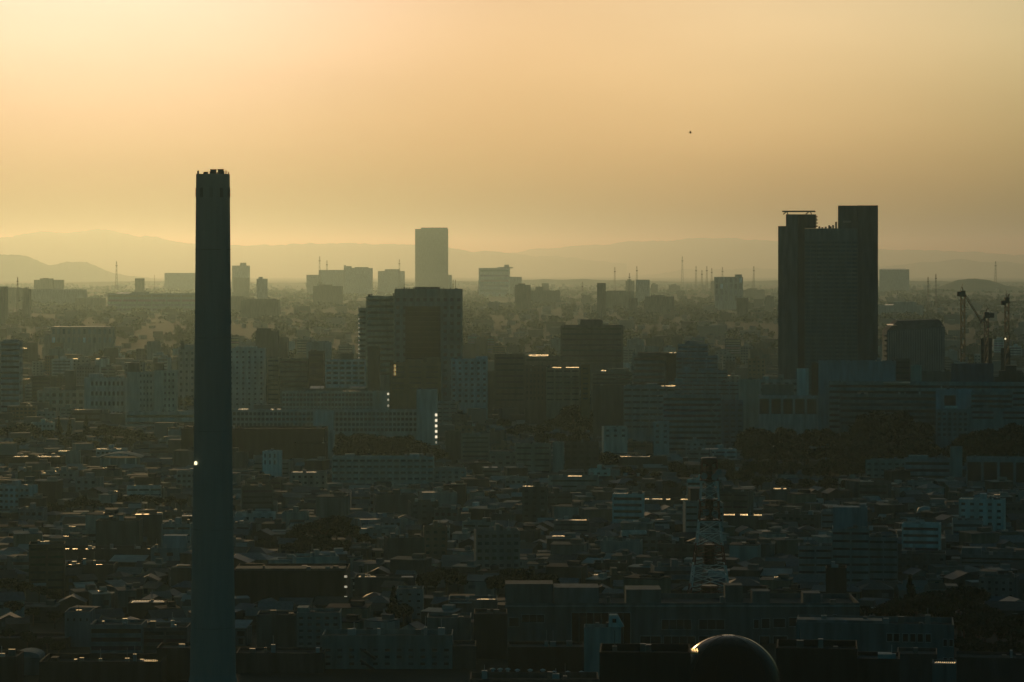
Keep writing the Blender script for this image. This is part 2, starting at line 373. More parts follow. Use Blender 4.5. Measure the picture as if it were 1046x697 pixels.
for i in range(10):
    a = 2*math.pi*(i+.5)/10; z = Z(197, d); rr = np.interp(197, [178, 440], [17.2, 19.3])*pxm(d)
    m = MB(); m.box(-.55, .55, -.12, .12, -1.5, 1.5); m.build('vent_opening', M_WALL, c, (.14, .165, .16), (rr*math.cos(a), rr*math.sin(a), z), a+math.pi/2)
rr = 19.5*pxm(d)
for z_ in (474,):
    a = R(-140); m = MB(); m.lathe([(.25, 0), (.45, .25), (.45, .75), (.2, 1.1)], 12); M_LAMP = bpy.data.materials.new('lit_lamp'); M_LAMP.use_nodes = True
    b = M_LAMP.node_tree.nodes['Principled BSDF']; b.inputs['Emission Color'].default_value = (1, .85, .5, 1); b.inputs['Emission Strength'].default_value = 9
    lm = m.build('warning_lamp', M_LAMP, c, (1, 1, 1), ((rr+.5)*math.cos(a), (rr+.5)*math.sin(a), Z(z_, d)), smooth=True)
    m = MB(); m.box(-.8, .8, -.3, .8, -.25, 0); m.build('lamp_bracket', M_STEEL, c, (.3, .3, .3), ((rr+.5)*math.cos(a), (rr+.5)*math.sin(a), Z(z_, d)))
for z_ in (255, 345, 440, 540, 640):
    y = z_; rr = np.interp(y, [178, 440, 697], [17.2, 19.3, 23.6])*pxm(d)
    m = MB(); m.lathe([(rr+.02, -.12), (rr+.1, -.1), (rr+.1, .1), (rr+.02, .12)], 40, cap=False); m.build('hoop', M_WALL, c, (.17, .2, .19), (0, 0, Z(y, d)))

# ------------------------------------------------------------------ twin-topped tower on the right
d = 2150; u = pxm(d); x0 = X(845.5, d)
t = thing('tower_block', 'tall dark office tower with two unequal tops and a rooftop platform', 'tower', (x0, d, 0), R(-6.2)); FOOT.append((x0, d+14, 42, 24))
def lx(px): return X(px, d)-x0
TW = (.16, .175, .175)
w = MB(); w.box(lx(795), lx(803), 0, 26, 0, Z(231, d)); w.box(lx(803), lx(815), -1.5, 30, 0, Z(219, d)); w.build('left_wing', M_WALL, t, (.15, .16, .16))
w = MB(); w.box(lx(815)+.05, lx(822), 1.5, 30, 0, Z(219, d)); w.box(lx(822), lx(833), 3.5, 30, Z(233, d), Z(219, d)); w.build('shaded_recess', M_WALL, t, (.075, .08, .08))  # set-back strip, its recess shade put into the darker wall colour
w = MB(); res, P = facade(w, (lx(822), 0), (1, 0), lx(876)-lx(822), Z(420, d), Z(246, d), 9, 42, .9, .55, .35)
w.quad((lx(822), 0, 0), (lx(876), 0, 0), (lx(876), 0, Z(420, d)), (lx(822), 0, Z(420, d))); w.box(lx(822), lx(876), .002, 30, Z(246, d), Z(233.5, d)); w.box(lx(822)+.01, lx(876)-.01, 1, 30, 0, Z(246, d))
w.build('curtain_wall', M_WALL, t, (.175, .215, .21))
for j in range(42):
    rr_ = [r for r in res if r[0] == j][0]; m = MB(); m.box(lx(822)+.3, lx(876)-.3, .35, .5, rr_[4]-.1, rr_[5]+.1); m.build('window_band', M_GLASS, t, (2.0, 2.4, 2.4))
w = MB(); w.box(lx(856), lx(876)-.02, 6, 30, Z(233.5, d), Z(210, d)); w.box(lx(876)+.01, lx(880), -1, 30, 0, Z(210, d)); w.box(lx(880), lx(896.5), 1.2, 32, 0, Z(210, d)); w.build('right_wing', M_WALL, t, (.11, .12, .12))
m = MB()
for x in np.linspace(lx(856), lx(876)-.5, 2): m.box(x+1, x+1.2, 5.8, 5.99, Z(228, d), Z(212, d))
m.box(lx(861), lx(869), 5.85, 5.99, Z(227.5, d), Z(225.5, d)); m.build('plant_louvre', M_STEEL, t, (.25, .25, .25))
m = MB(); m.box(lx(799), lx(833), 3, 12, Z(216.6, d), Z(215.2, d)); m.build('rooftop_platform', M_STEEL, t, (.1, .1, .1))
for x in (800, 805, 823, 829):
    m = MB(); zt_ = Z(219, d)
    m.beam((lx(x), 4, zt_), (lx(x+(3 if x in (800, 823) else -1)), 4, Z(216.6, d)), .45); m.build('platform_strut', M_STEEL, t, (.1, .1, .1))
    m = MB(); m.beam((lx(x), 11, zt_), (lx(x+(3 if x in (800, 823) else -1)), 11, Z(216.6, d)), .45); m.build('platform_strut', M_STEEL, t, (.1, .1, .1))
for x, y0, y1 in ((833.5, 233, 219), (834, 226, 223)):
    m = MB(); m.beam((lx(x), 10, Z(y0, d)), (lx(x), 10, Z(y1, d)), .35)
    for q in range(4):
        zz = Z(231-q*3.2, d); m.box(lx(x)-.9, lx(x)+.9, 9.3, 10.7, zz-.5, zz+.5)
    m.build('antenna_mast', M_STEEL, t, (.1, .1, .1))
for x, h in ((837, 1.6), (840, 1), (843.5, 1.4), (847, 2.4), (848.5, 1.6), (851, 2.6), (854, 5)):
    m = MB(); m.box(lx(x)-.7, lx(x)+.7, 8, 10, Z(233.5, d), Z(233.5, d)+h); m.build('rooftop_unit', M_STEEL, t, (.12, .12, .12))

# ------------------------------------------------------------------ main buildings, far to near
B = block
# pale far ones
block('office_tower', 'lone tall hazy tower standing high above the far city', 424, 457.5, 234, 9200, 60, 0, 'tower', (.16, .18, .17), None, 292, sheds=((430, 457, 232.6, 5, 50),))
block('apartment_block', 'low hazy shoulder block touching the right side of the lone tall tower', 457, 461.5, 281, 9400, 30, 0, 'building', MID)
block('hospital_slab', 'long hazy flat slab just left of the tall chimney with a bright roof corner', 110, 200, 300, 5200, 40, 0, 'building', MID, ('b', 6, 4, .9, .45), 325, glints=((117, 130, 0, 60),), sheds=((135, 152, 298, 10, 25),), masts=((157, 281, 20),))
B('hotel_block', 'pale blurred box rising behind the long hazy slab', 168, 201, 279, 11000, 80, 0, 'building', MID)
B('hotel_block', 'hazy slim tower immediately right of the tall chimney', 237, 254, 271.5, 9000, 50, 0, 'tower', MID, sheds=((245, 251, 268.5, 10, 30),))
B('apartment_block', 'faint stub tower between the chimney and the stepped hazy hospital', 262, 272, 285, 6500, 40, 0, 'building', MID, sheds=((264, 268, 283, 5, 20),))
B('hospital_block', 'low left wing of the stepped hazy hospital', 313, 326, 281, 9000, 60, 0, 'building', MID)
B('hospital_block', 'broad middle of the stepped hazy hospital', 325.5, 352, 276, 8950, 60, 0, 'building', MID, sheds=((351, 353, 271, 10, 30),))
B('hospital_block', 'tallest right wing of the stepped hazy hospital', 352.5, 380, 274, 8900, 60, 0, 'building', MID, sheds=((352.5, 359, 272, 10, 30), (362, 376, 273, 15, 40)))
B('gas_holder', 'hazy rounded block between the stepped hospital and the lone tall tower', 386, 413, 277, 9500, 60, 0, 'building', MID, sheds=((393, 408, 275, 5, 50),))
B('office_block', 'pale wide block right of the lone tall tower with a roof stub', 489, 521, 274, 8500, 50, 0, 'building', PALE, ('b', 1, 5, .9, .4), 300, sheds=((515, 520, 270.5, 5, 25), (508, 524, 273, 20, 40)))
B('office_block', 'low hazy wing stepping down right of the pale wide block', 521, 533, 283, 8700, 40, 0, 'building', MID)
B('apartment_slab', 'small hazy slab with vertical stripes left of the twin-topped tower', 730, 759, 283, 5500, 22, 4, 'building', MID, ('g', 6, 4, .55, .8), 308, sheds=((751, 758, 280.5, 3, 14),))
B('apartment_block', 'pale hazy cube between two thin masts', 650, 664, 286, 6600, 40, 0, 'building', MID)
B('warehouse', 'low dark hazy shed left of the pale hazy cube', 618, 648, 298, 5600, 40, 0, 'building', DARK, sheds=((620, 640, 297, 5, 20),))
B('warehouse', 'long faint low block beyond the trees at far left', 25, 85, 296, 6000, 60, 0, 'building', MID)
B('school', 'pale low hall with a bright roof line amid far trees', 52, 115, 334, 3950, 24, 0, 'building', (.36, .38, .35), ('g', 12, 2, .5, .6), 352, glints=((54, 113, 0, 8),))
B('apartment_block', 'dark broad block with sloping shoulders right of the chimney, hazy', 246, 284, 307, 4500, 40, 0, 'building', DARK, sheds=((252, 282, 305.5, 5, 30),), glints=())
B('office_block', 'dark slim block cut by the left frame edge among hazy trees', -12, 5, 293, 4000, 30, 0, 'building', DARK)
B('apartment_block', 'small dark block among hazy trees left of the dark office wing', 300, 317, 313, 4600, 25, 0, 'building', DARK)
B('stadium', 'hazy flat-roofed hall with a bright roof edge right of the twin-topped tower', 900, 945, 312, 4600, 60, 0, 'building', MID, glints=((906, 926, 0, 60),), sheds=((915, 938, 308.5, 20, 50),))
B('depot', 'hazy shed with gleaming roof strip beyond the ribbed hall', 928, 946, 316, 4700, 30, 0, 'building', MID, glints=((930, 944, 0, 24),))
B('station_roof', 'thin far gleaming roof strip right of the twin-topped tower top', 902, 932, 275.5, 10000, 200, 0, 'building', MID, glints=((903, 929, 0, 90),))
B('office_block', 'flat hazy block with stepped roof left of the small striped slab', 536, 572, 297, 6000, 40, 0, 'building', DARK, sheds=((547, 555, 293, 5, 20),))

# dark middle distance, left
B('apartment_tower', 'dark balcony tower standing at the left frame edge', 0.5, 20, 349, 2450, 16, 0, 'tower', (.3, .34, .36), ('bal', 1, 13, .95, .6), 425, side=(1, 2, 8), sheds=((3, 17, 347, 3, 10),))
B('apartment_block', 'long pale apartment block with few windows left of paired towers', 38, 86, 399, 2520, 14, 0, 'building', CREAM, ('g', 7, 3, .55, .45), 422, sheds=((66, 76, 379, 2, 10, DARK), (44, 60, 396, 3, 9)))
B('apartment_block', 'pale block with small window column in front of paired towers', 86, 131, 386, 2480, 14, 0, 'building', (.46, .48, .46), ('g', 8, 4, .5, .4), 428, sheds=((90, 104, 382, 3, 10), (118, 126, 384, 3, 10)), margins=(6, 4))
B('apartment_tower', 'dark-capped left one of paired apartment towers', 130, 157, 380, 2450, 14, 0, 'tower', (.42, .44, .4), ('g', 4, 7, .4, .4), 424, sheds=((130.5, 142, 371, 1, 11, DARK),), margins=(12, 1))
B('apartment_tower', 'dark-capped right one of paired apartment towers', 157.5, 180, 378.5, 2440, 14, 0, 'tower', (.42, .44, .4), ('g', 3, 7, .4, .4), 424, sheds=((158, 166, 371, 1, 11, DARK),), margins=(9, 1))
B('apartment_tower', 'tall pale apartment tower half hidden by the left side of the chimney', 182, 205, 357, 2600, 16, 0, 'tower', (.36, .36, .32), ('g', 4, 10, .4, .4), 430, sheds=((184, 188, 348, 3, 8, DARK), (188, 201, 352, 3, 10)))
B('apartment_slab', 'long low pale building under the paired towers', 128, 200, 421, 2300, 14, 0, 'building', (.42, .43, .41), ('b', 1, 2, .96, .35), 436, glints=())
B('shop_building', 'low building with a thin gleaming roof line left of the long low pale one', 72, 104, 419, 2380, 12, 0, 'building', DARK, ('b', 1, 2, .9, .4), 432, glints=((74, 103, 0, 3),))
B('shop_building', 'low shop with a brilliant glinting roof in front of paired towers', 104, 130, 423, 2330, 12, 0, 'building', DARK, glints=((112, 117, 0, 12), (119, 124, 0, 6)))
B('apartment_tower', 'pale apartment tower with scattered windows right of the chimney', 233, 270, 356, 2500, 15, 0, 'tower', (.42, .46, .44), ('g', 6, 11, .34, .34), 416, sheds=((240, 262, 354, 3, 10),))
B('apartment_tower', 'brownish stair-banded tower beside the pale scattered-window tower', 272.5, 285.5, 366, 2480, 14, 0, 'tower', (.33, .29, .22), ('bal', 1, 10, .8, .55), 416, side=(1, 2, 8))
B('office_block', 'slant-topped hazy block behind the pale scattered-window tower', 261, 284, 338, 3200, 20, 0, 'building', DARK, sheds=((262, 276, 335.5, 3, 14),))
B('office_block', 'hazy stepped block behind the brownish stair-banded tower', 283, 294, 345, 3250, 18, 0, 'building', DARK)
B('apartment_block', 'dark balcony-striped block right of the brownish tower', 286, 314.5, 367, 2450, 14, 0, 'building', (.2, .22, .2), ('bal', 1, 6, .96, .55), 398)
B('office_block', 'darkest narrow block between striped block and white window block', 315, 331, 359, 2440, 14, 0, 'building', (.1, .1, .09), ('b', 1, 6, .8, .35), 398, sheds=((317, 323, 357.5, 3, 8),))
B('office_block', 'hazy block peeping over the darkest narrow block', 313, 338, 350, 3000, 18, 0, 'building', MID, sheds=((318, 336, 348.5, 3, 12),))
B('apartment_block', 'white block with three columns of wide windows and a dark roof shed', 332.5, 373, 367.5, 2400, 13, 0, 'building', PALE, ('g', 6, 5, .72, .5), 394, sheds=((347, 360, 361, 3, 9, DARK),))
B('house_terrace', 'low roofs with pale gleaming panels under the white window block', 308, 376, 397, 2330, 12, 0, 'building', DARK, glints=((316, 330, 0, 16), (357, 372, 0, 16)))
t = B('apartment_slab', 'upper one of two long grid-fronted slabs with blank right end wall', 288, 397, 400, 2250, 13, 0, 'building', (.33, .37, .36), ('gb', 26, 4, .68, .55), 421, margins=(0, 16), glints=((350, 368, 0, 3),))
for i in range(4): lamp('stair_light', t, ((396.6-342.5)*2250/F, -.2, Z(402.5+i*6, 2250)), 1.2, 1.3, M_STAIR if i in (0, 3) else M_DIM)
B('apartment_slab', 'lower one of two long grid-fronted slabs right of the chimney', 233, 426, 419, 2050, 13, 0, 'building', (.33, .37, .36), ('gb', 46, 4, .68, .55), 442, glints=((243, 253, 0, 9), (276, 286, 0, 9)))
B('stair_tower', 'blank pale stair wall standing against the lower long slab', 319.5, 340.5, 420, 2044, 5, 0, 'tower', (.40, .44, .43))
t = B('apartment_block', 'pale blank gable wall at the right end of the lower long slab', 425.5, 446.5, 398.5, 2042, 14, 0, 'building', (.36, .41, .40), None)
for i in range(6): lamp('stair_light', t, ((445.6-436)*2042/F, -.2, Z(424+i*5.6, 2042)), 1.5 if i < 5 else .9, 1.7 if i < 5 else 1.2, M_STAIR if i < 5 else M_DIM)
B('warehouse', 'long black flat warehouse crossing behind the chimney', 185, 332, 438, 1900, 30, 0, 'warehouse', BLACK, None, sheds=())
B('warehouse', 'low black annex at the right end of the long warehouse', 300, 332.5, 453, 1880, 18, 0, 'warehouse', BLACK)
B('apartment_block', 'plain pale box beside the long black warehouse', 315, 341, 440.5, 1930, 12, 0, 'building', (.42, .45, .44))
B('house_block', 'small pale three-storey house in front of the long black warehouse', 268, 287, 461, 1800, 11, -12, 'house', PALE, ('g', 3, 2, .3, .6), 476)

# centre: dark office block with its wing
d = 2500
t = B('office_block', 'dark office block with recessed black centre and roof railings', 403, 472, 295.5, d, 34, 0, 'building', (.2, .25, .25), ('gb', 10, 14, .5, .4), 415, top_margin=6, side=(-1, 5, 12))
H_ = Z(295.5, d)
m = MB(); m.box((414-437.5)*d/F, (450-437.5)*d/F, -.5, .5, Z(370, d), Z(313, d)); m.build('dark_glass_bay', M_GLASS, t, (.5, .5, .5))
for i in range(11):
    m = MB(); z = Z(313+i*5.2, d); m.box((414-437.5)*d/F, (450-437.5)*d/F, -.62, -.5, z-.35, z); m.build('floor_strip', M_WALL, t, (.12, .13, .12))
m = MB(); m.box((423-437.5)*d/F, (449-437.5)*d/F, 8, 20, H_-.4, Z(293.4, d)); m.build('rooftop_plant', M_WALL, t, (.2, .2, .2))
for x in (404, 410, 415, 418, 422, 453, 460, 465):
    m = MB(); m.beam(((x-437.5)*d/F, 12, H_-.4), ((x-437.5)*d/F, 12, Z(294 if x != 465 else 286, d)), .35 if x != 465 else .25); m.build('roof_post', M_STEEL, t, (.1, .1, .1))
t = B('office_block', 'lower banded wing left of the dark office block', 374, 403.2, 303, 2530, 30, 0, 'building', (.36, .38, .33), ('b', 1, 13, .92, .35), 385, sheds=((401, 402.5, 300, 5, 8),))
t = B('office_block', 'narrow outer wing with a gleaming left balcony edge', 366, 374.2, 315, 2540, 26, 0, 'building', (.38, .4, .35), ('b', 1, 12, .8, .35), 385)
for i in range(10):
    z = Z(326+i*4.4, 2540); lamp('balcony_light', t, ((366.6-370.1)*2540/F, -.2, z), .8, .9, M_DIM)
t_ = B('office_tower', 'dark slender column in front of the banded wing', 375.5, 387.5, 354, 2380, 12, 0, 'tower', (.09, .09, .085))
t = B('apartment_block', 'brown lower block at the foot of the dark office block', 398, 450, 371, 2300, 18, 0, 'building', (.17, .135, .085), ('b', 3, 5, .7, .3), 400, sheds=((414, 432, 368, 4, 10), (436, 449, 366, 4, 12)))
for i in range(3): lamp('amber_light', t, ((403.3-424)*2300/F, -.25, Z(374+i*4, 2300)), 1.3, 2.2, M_AMBER)
B('apartment_block', 'greenish five-column window block right of the dark office block', 460.5, 498, 367, 2350, 14, 0, 'building', (.36, .45, .46), ('g', 6, 8, .42, .42), 413, sheds=((486, 498, 364.5, 3, 10),))
B('office_block', 'dark plain block right of the greenish window block', 505, 536, 362, 2420, 16, 0, 'building', (.12, .125, .115), ('b', 1, 8, .9, .3), 412, masts=((506, 350, 3),))
B('office_block', 'low dark bridge block between greenish and dark plain blocks', 497, 506, 380, 2440, 14, 0, 'building', (.16, .17, .15))
B('office_block', 'dark broad block with stepped roof and thin aerials, centre distance', 573, 637, 332.5, 2900, 26, 0, 'building', (.12, .125, .12), ('b', 1, 7, .94, .35), 372, sheds=((593, 616, 326.5, 5, 16, (.12, .12, .12)),), masts=((605, 321, 8), (624, 329, 8), (630, 329, 8)))
B('office_block', 'dim block with a gleaming roof left of the stepped dark block', 536, 572, 364, 2750, 16, 0, 'building', (.16, .16, .14), ('b', 1, 4, .9, .35), 390, glints=((540, 560, 0, 14),))
B('apartment_block', 'dark wall with faint ribs right of the dark plain block', 536.5, 560, 374, 2300, 16, 0, 'building', (.11, .11, .1), ('g', 6, 6, .4, .5), 410)
t = B('apartment_block', 'dim apartment block with bright-edged balconies and a sparkling roof line', 558, 592, 376, 2280, 14, 0, 'building', (.24, .25, .2), ('bal', 4, 6, .8, .5), 412, glints=((562, 573, 0, 4), (578, 591, 0, 4)))
B('apartment_tower', 'narrow ochre-brown tower among pale blocks', 593.5, 603, 373, 2260, 14, 0, 'tower', (.2, .15, .07), ('b', 1, 7, .5, .35), 410)
B('apartment_block', 'dim low block right of the ochre-brown tower', 604, 645, 380, 2350, 14, 0, 'building', (.17, .19, .17), ('b', 1, 4, .9, .35), 398, glints=((614, 619, 0, 10),), sheds=((620, 640, 377, 3, 9),))
B('apartment_block', 'pale terrace block with overhanging roof in the blue-grey cluster', 646, 681, 363, 2400, 14, 0, 'building', (.25, .28, .27), ('b', 1, 5, .9, .4), 395, sheds=((652, 684, 360, -2, 10, (.1, .1, .1)),))
B('office_tower', 'black narrow slab in the blue-grey cluster', 680.5, 691, 361, 2380, 14, 0, 'tower', (.06, .065, .065), glints=((684, 691, 0, 6),))
for i, (a, b, y, lab) in enumerate(((693, 724, 352, 'topmost tier of the blue-grey stepped apartments'), (686, 734, 364, 'second tier of the blue-grey stepped apartments'), (692, 744, 379, 'third tier of the blue-grey stepped apartments'), (684, 758, 391, 'bottom tier of the blue-grey stepped apartments'))):
    B('terraced_apartments', lab, a, b, y, 2420-i*30, 18, 0, 'building', (.22-.01*i, .29, .33), ('bal', 3+i, 3, .9, .5), y+14, group='blue-grey stepped apartments', sheds=((a+6, a+14, y-4, 4, 10),) if i else ((700, 712, 348.5, 3, 10),))
B('office_block', 'dark side wall left of the gridded block', 606, 638, 394, 2140, 16, 0, 'building', (.1, .11, .1))
B('apartment_block', 'gridded balcony block right of the dark conical trees', 637.5, 690, 395, 2100, 14, 0, 'building', (.26, .30, .29), ('bal', 6, 7, .85, .55), 440, sheds=((660, 672, 392, 3, 9),), glints=((676, 690, 0, 4),))
t = B('office_block', 'broad banded block with a zigzag stair at its right', 678, 738, 404, 2000, 18, 0, 'building', (.2, .26, .28), ('b', 1, 10, .97, .42), 462)
w = MB()
for i in range(8):
    a = Z(412+i*6, 2000); x = (727-708)*2000/F; w.beam((x+(0 if i % 2 else 4.5), -1.2, a), (x+(4.5 if i % 2 else 0), -1.2, a-4), .45)
w.build('zigzag_stair', M_WALL, t, (.27, .33, .34))
B('office_block', 'bluish plain wing right of the zigzag stair', 733, 760, 410, 2020, 18, 0, 'building', (.16, .21, .26), ('gb', 4, 8, .6, .35), 455)
B('apartment_tower', 'plain pale windowless tower right of the bluish wing', 755, 776, 388, 2180, 12, 0, 'tower', (.34, .36, .32))
B('school', 'long low building with brown panels between pale columns', 776, 860, 404, 2080, 14, 0, 'school', (.42, .43, .4), ('g', 7, 1, .8, .75), 426, glassc=(2.6, 1.6, 1.2), sheds=((779, 812, 393, 3, 10, (.2, .22, .2)), (815, 827, 377, 4, 10, PALE)))
B('apartment_block', 'pale penthouses crowded below the twin-topped tower', 776, 816, 388, 2110, 8, 0, 'building', (.33, .36, .35), ('g', 5, 2, .5, .4), 402, sheds=((780, 786, 385, 2, 6), (796, 801, 383, 2, 6)))
B('brick_building', 'reddish-brown building at the foot of the twin-topped tower', 830, 866, 371, 2080, 10, 0, 'building', (.11, .07, .05))

# right-hand middle distance
d = 2700
t = thing('ribbed_hall', 'dark vertically ribbed hall with chamfered roof edge near the cranes', 'hall', (X(935, d), d, 0)); FOOT.append((X(935, d), d+15, 30, 18))
q = lambda x: (x-935)*d/F
m = MB(); m.hexa([(q(906), 0, 0), (q(965), 0, 0), (q(965), 34, 0), (q(906), 34, 0)], [(q(906), 0, Z(338, d)), (q(965), 0, Z(334, d)), (q(965), 34, Z(334, d)), (q(906), 34, Z(338, d))]); m.build('wall', M_WALL, t, (.14, .16, .17))
m = MB(); m.hexa([(q(906), .01, Z(338, d)+.01), (q(965), .01, Z(334, d)+.01), (q(965), 34, Z(334, d)+.01), (q(906), 34, Z(338, d)+.01)], [(q(917), 3, Z(328, d)), (q(960), 3, Z(326.5, d)), (q(960), 30, Z(326.5, d)), (q(917), 30, Z(328, d))]); m.build('roof', M_ROOF, t, (.1, .11, .12))
for i in range(24):
    m = MB(); x = q(907.5+i*2.42); m.box(x-.45, x+.45, -.6, -.01, 0, Z(338-i*.17, d)-1); m.build('facade_rib', M_STEEL, t, (.2, .23, .25))
for i in range(5): 
    m = MB(); z = Z(342+i*5.2, d); m.box(q(905)-1.2, q(906)-.05, 2, 16, z-1.4, z); m.build('side_balcony', M_WALL, t, (.12, .13, .13))
sheet('roof_edge_sheet', t, (q(911), 2, Z(332, d)), 8, 14, (.4, .35, .25))
sheet('roof_edge_sheet', t, (q(963), 2, Z(333, d)), 3, 10, (.5, .5, .5))
B('office_block', 'blue-grey slab before the right foot of the twin-topped tower', 838, 916, 369, 1990, 16, 0, 'building', (.23, .30, .33), None, sheds=((897, 901, 366, 3, 9),), glints=((896, 903, 0, 8),))
B('car_park', 'short louvred parking deck beside the blue-grey slab', 916.2, 931, 367, 1992, 16, 0, 'building', (.1, .12, .12), ('bal', 1, 4, .96, .55), 390)
B('stair_tower', 'pale little tower beside the louvred parking deck', 931.5, 942, 373.5, 2050, 8, 0, 'tower', (.33, .35, .31))
B('office_block', 'dim block behind the long ribbon-banded complex', 940, 982, 380, 2100, 14, 0, 'building', (.13, .145, .13))
B('office_block', 'long ribbon-banded complex stretching to the right frame edge', 850, 1058, 391, 1950, 18, 0, 'building', (.2, .25, .26), ('b', 1, 8, .99, .42), 440, glints=((905, 932, 0, 4, 'metal_roof_sheet', -1.5),))
B('office_block', 'banded front wing of the long complex, behind dark trees', 860, 958, 403, 1925, 14, 0, 'building', (.17, .22, .22), ('b', 1, 5, .98, .42), 436, glints=((877, 888, 0, 12),))
t = B('office_block', 'pale end pavilion with one big dark square window', 958, 994, 398, 1915, 14, 0, 'building', (.31, .37, .40), None)
m = MB(); m.box((966.5-976)*1915/F, (978-976)*1915/F, -.12, .25, Z(414.5, 1915), Z(404, 1915)); m.build('square_window', M_GLASS, t, (.8, .8, .8))
m = MB(); m.box((967-976)*1915/F, (980-976)*1915/F, -1.5, 0.0, Z(417, 1915), Z(415, 1915)); m.build('ledge', M_WALL, t, PALE)
B('apartment_block', 'gridded low wing under the pale end pavilion', 958.5, 990, 419, 1900, 12, 0, 'building', (.25, .3, .31), ('g', 6, 5, .55, .5), 447)
B('office_block', 'dark ribboned wing at the right frame edge', 994.5, 1036, 401, 1905, 16, 0, 'building', (.2, .25, .26), ('b', 1, 3, .97, .5), 418)
B('office_block', 'bluish low wing reaching the right frame edge', 990.5, 1052, 417.5, 1895, 12, 0, 'building', (.22, .27, .28), ('b', 2, 2, .7, .4), 430)
B('office_block', 'navy windowless block below the cranes', 974, 1016, 372, 1975, 14, 0, 'building', (.09, .125, .16), None, sheds=((976, 988, 370.5, 2, 8, MID),), glints=((977, 988, 0, 6),))

# ------------------------------------------------------------------ cranes and masts
def lattice(m, x, y, z0, z1, r0, r1, n, rod=.12):
    for i in range(n):
        a = z0+(z1-z0)*i/n; b = z0+(z1-z0)*(i+1)/n; ra = r0+(r1-r0)*i/n; rb = r0+(r1-r0)*(i+1)/n
        ca = [(x-ra, y-ra, a), (x+ra, y-ra, a), (x+ra, y+ra, a), (x-ra, y+ra, a)]; cb = [(x-rb, y-rb, b), (x+rb, y-rb, b), (x+rb, y+rb, b), (x-rb, y+rb, b)]
        for k in range(4):
            m.beam(ca[k], cb[k], rod*1.5); m.beam(ca[k], cb[(k+1) % 4], rod); m.beam(cb[k], cb[(k+1) % 4], rod)
            m.beam(ca[(k+1) % 4], cb[k], rod)
def crane(label, px, ybase, ycab, tip, counter, d, col, zb=0):
    """luffing tower crane: mast, slewing cab, raised boom to tip, counter-jib"""
    x0 = X(px, d); u = pxm(d); t = thing('tower_crane', label, 'crane', (x0, d, zb), 0, 'tower cranes on the building site')
    zc = Z(ycab, d)-zb; m = MB(); lattice(m, 0, 0, 0, zc, 1.4, 1.4, 14, .19); m.build('mast', M_STEEL, t, col)
    m = MB(); m.box(-2.2, 2.2, -2, 2, zc, zc+1.2); m.box(-1.6, 1.6, -1.8, 1.8, zc+1.2, zc+4.2); m.build('slewing_cab', M_STEEL, t, col)
    tx, ty = (tip[0]-px)*u, Z(tip[1], d)-zb
    a = Vector((0, 0, zc+2.5)); b = Vector((tx, 3, ty)); m = MB(); n = 12
    for i in range(n):
        p, q = a.lerp(b, i/n), a.lerp(b, (i+1)/n); w = Vector((0, .9, 0)); h = Vector((.8, 0, .5))
        for s1 in (-1, 1):
            m.beam(p+w*s1, q+w*s1, .2); m.beam(p+w*s1, q-w*s1, .13)
        m.beam(p+h, q+h, .2); m.beam(p+w, q+h, .13)
    m.build('boom', M_STEEL, t, col)
    c = Vector(((counter[0]-px)*u, 0, Z(counter[1], d)-zb)); m = MB(); m.beam(a, c, .5); m.beam((0, 0, zc+9), c, .15); m.build('counter_jib', M_STEEL, t, col)
    m = MB(); m.box(c.x-1.6, c.x+1.6, -1.5, 1.5, c.z-2.6, c.z+.6); m.build('counterweight', M_WALL, t, (.1, .1, .1))
    m = MB(); m.beam((0, 0, zc+4), (-.6 if tx > 0 else .6, 0, zc+7), .35); m.beam((-.6 if tx > 0 else .6, 0, zc+7), b, .1); m.build('a_frame', M_STEEL, t, col)
    return t
crane('tallest luffing crane, its boom falling to the right of a sunlit mast', 983.5, 375, 303, (1004, 331), (980, 299), 2080, (.16, .12, .06))
crane('middle dark luffing crane with a thick hooded head', 1007.5, 372, 325, (1001, 332), (1013, 321), 2070, (.07, .07, .07))
crane('right-hand slim luffing crane with a lamp-bright cab', 1028.5, 378, 310, (1031, 301), (1025, 308), 2090, (.1, .09, .06))
d = 2085
for lab, a, b, y in (('dark scaffolded building core behind the middle crane', 1003, 1014, 346), ('lower dark building core under the right-hand crane', 1023.5, 1033, 356)):
    B('building_core', lab, a, b, y, d+20, 8, 0, 'building', (.07, .075, .07), ('g', 3, 3, .6, .5), 372)
t = thing('work_lamp_mast', 'short lamp post shining beside the right-hand crane mast', 'lamp', (X(1027, 2060), 2060, 0))
m = MB(); m.beam((0, 0, 0), (0, 0, Z(347, 2060)), .25, 6); m.build('post', M_STEEL, t, (.2, .2, .2))
m = MB(); m.lathe([(.15, 0), (.45, .3), (.45, .8), (.15, 1.1)], 12, (0, 0, Z(347, 2060))); m.build('lamp_head', M_LAMP, t, smooth=True)
B('site_office', 'dark stepped gable block at the right frame edge under the cranes', 1016, 1052, 386, 1985, 14, 0, 'building', (.07, .075, .075), sheds=((1022, 1046, 379, 0, 12), (1029, 1040, 373.5, 0, 12)))

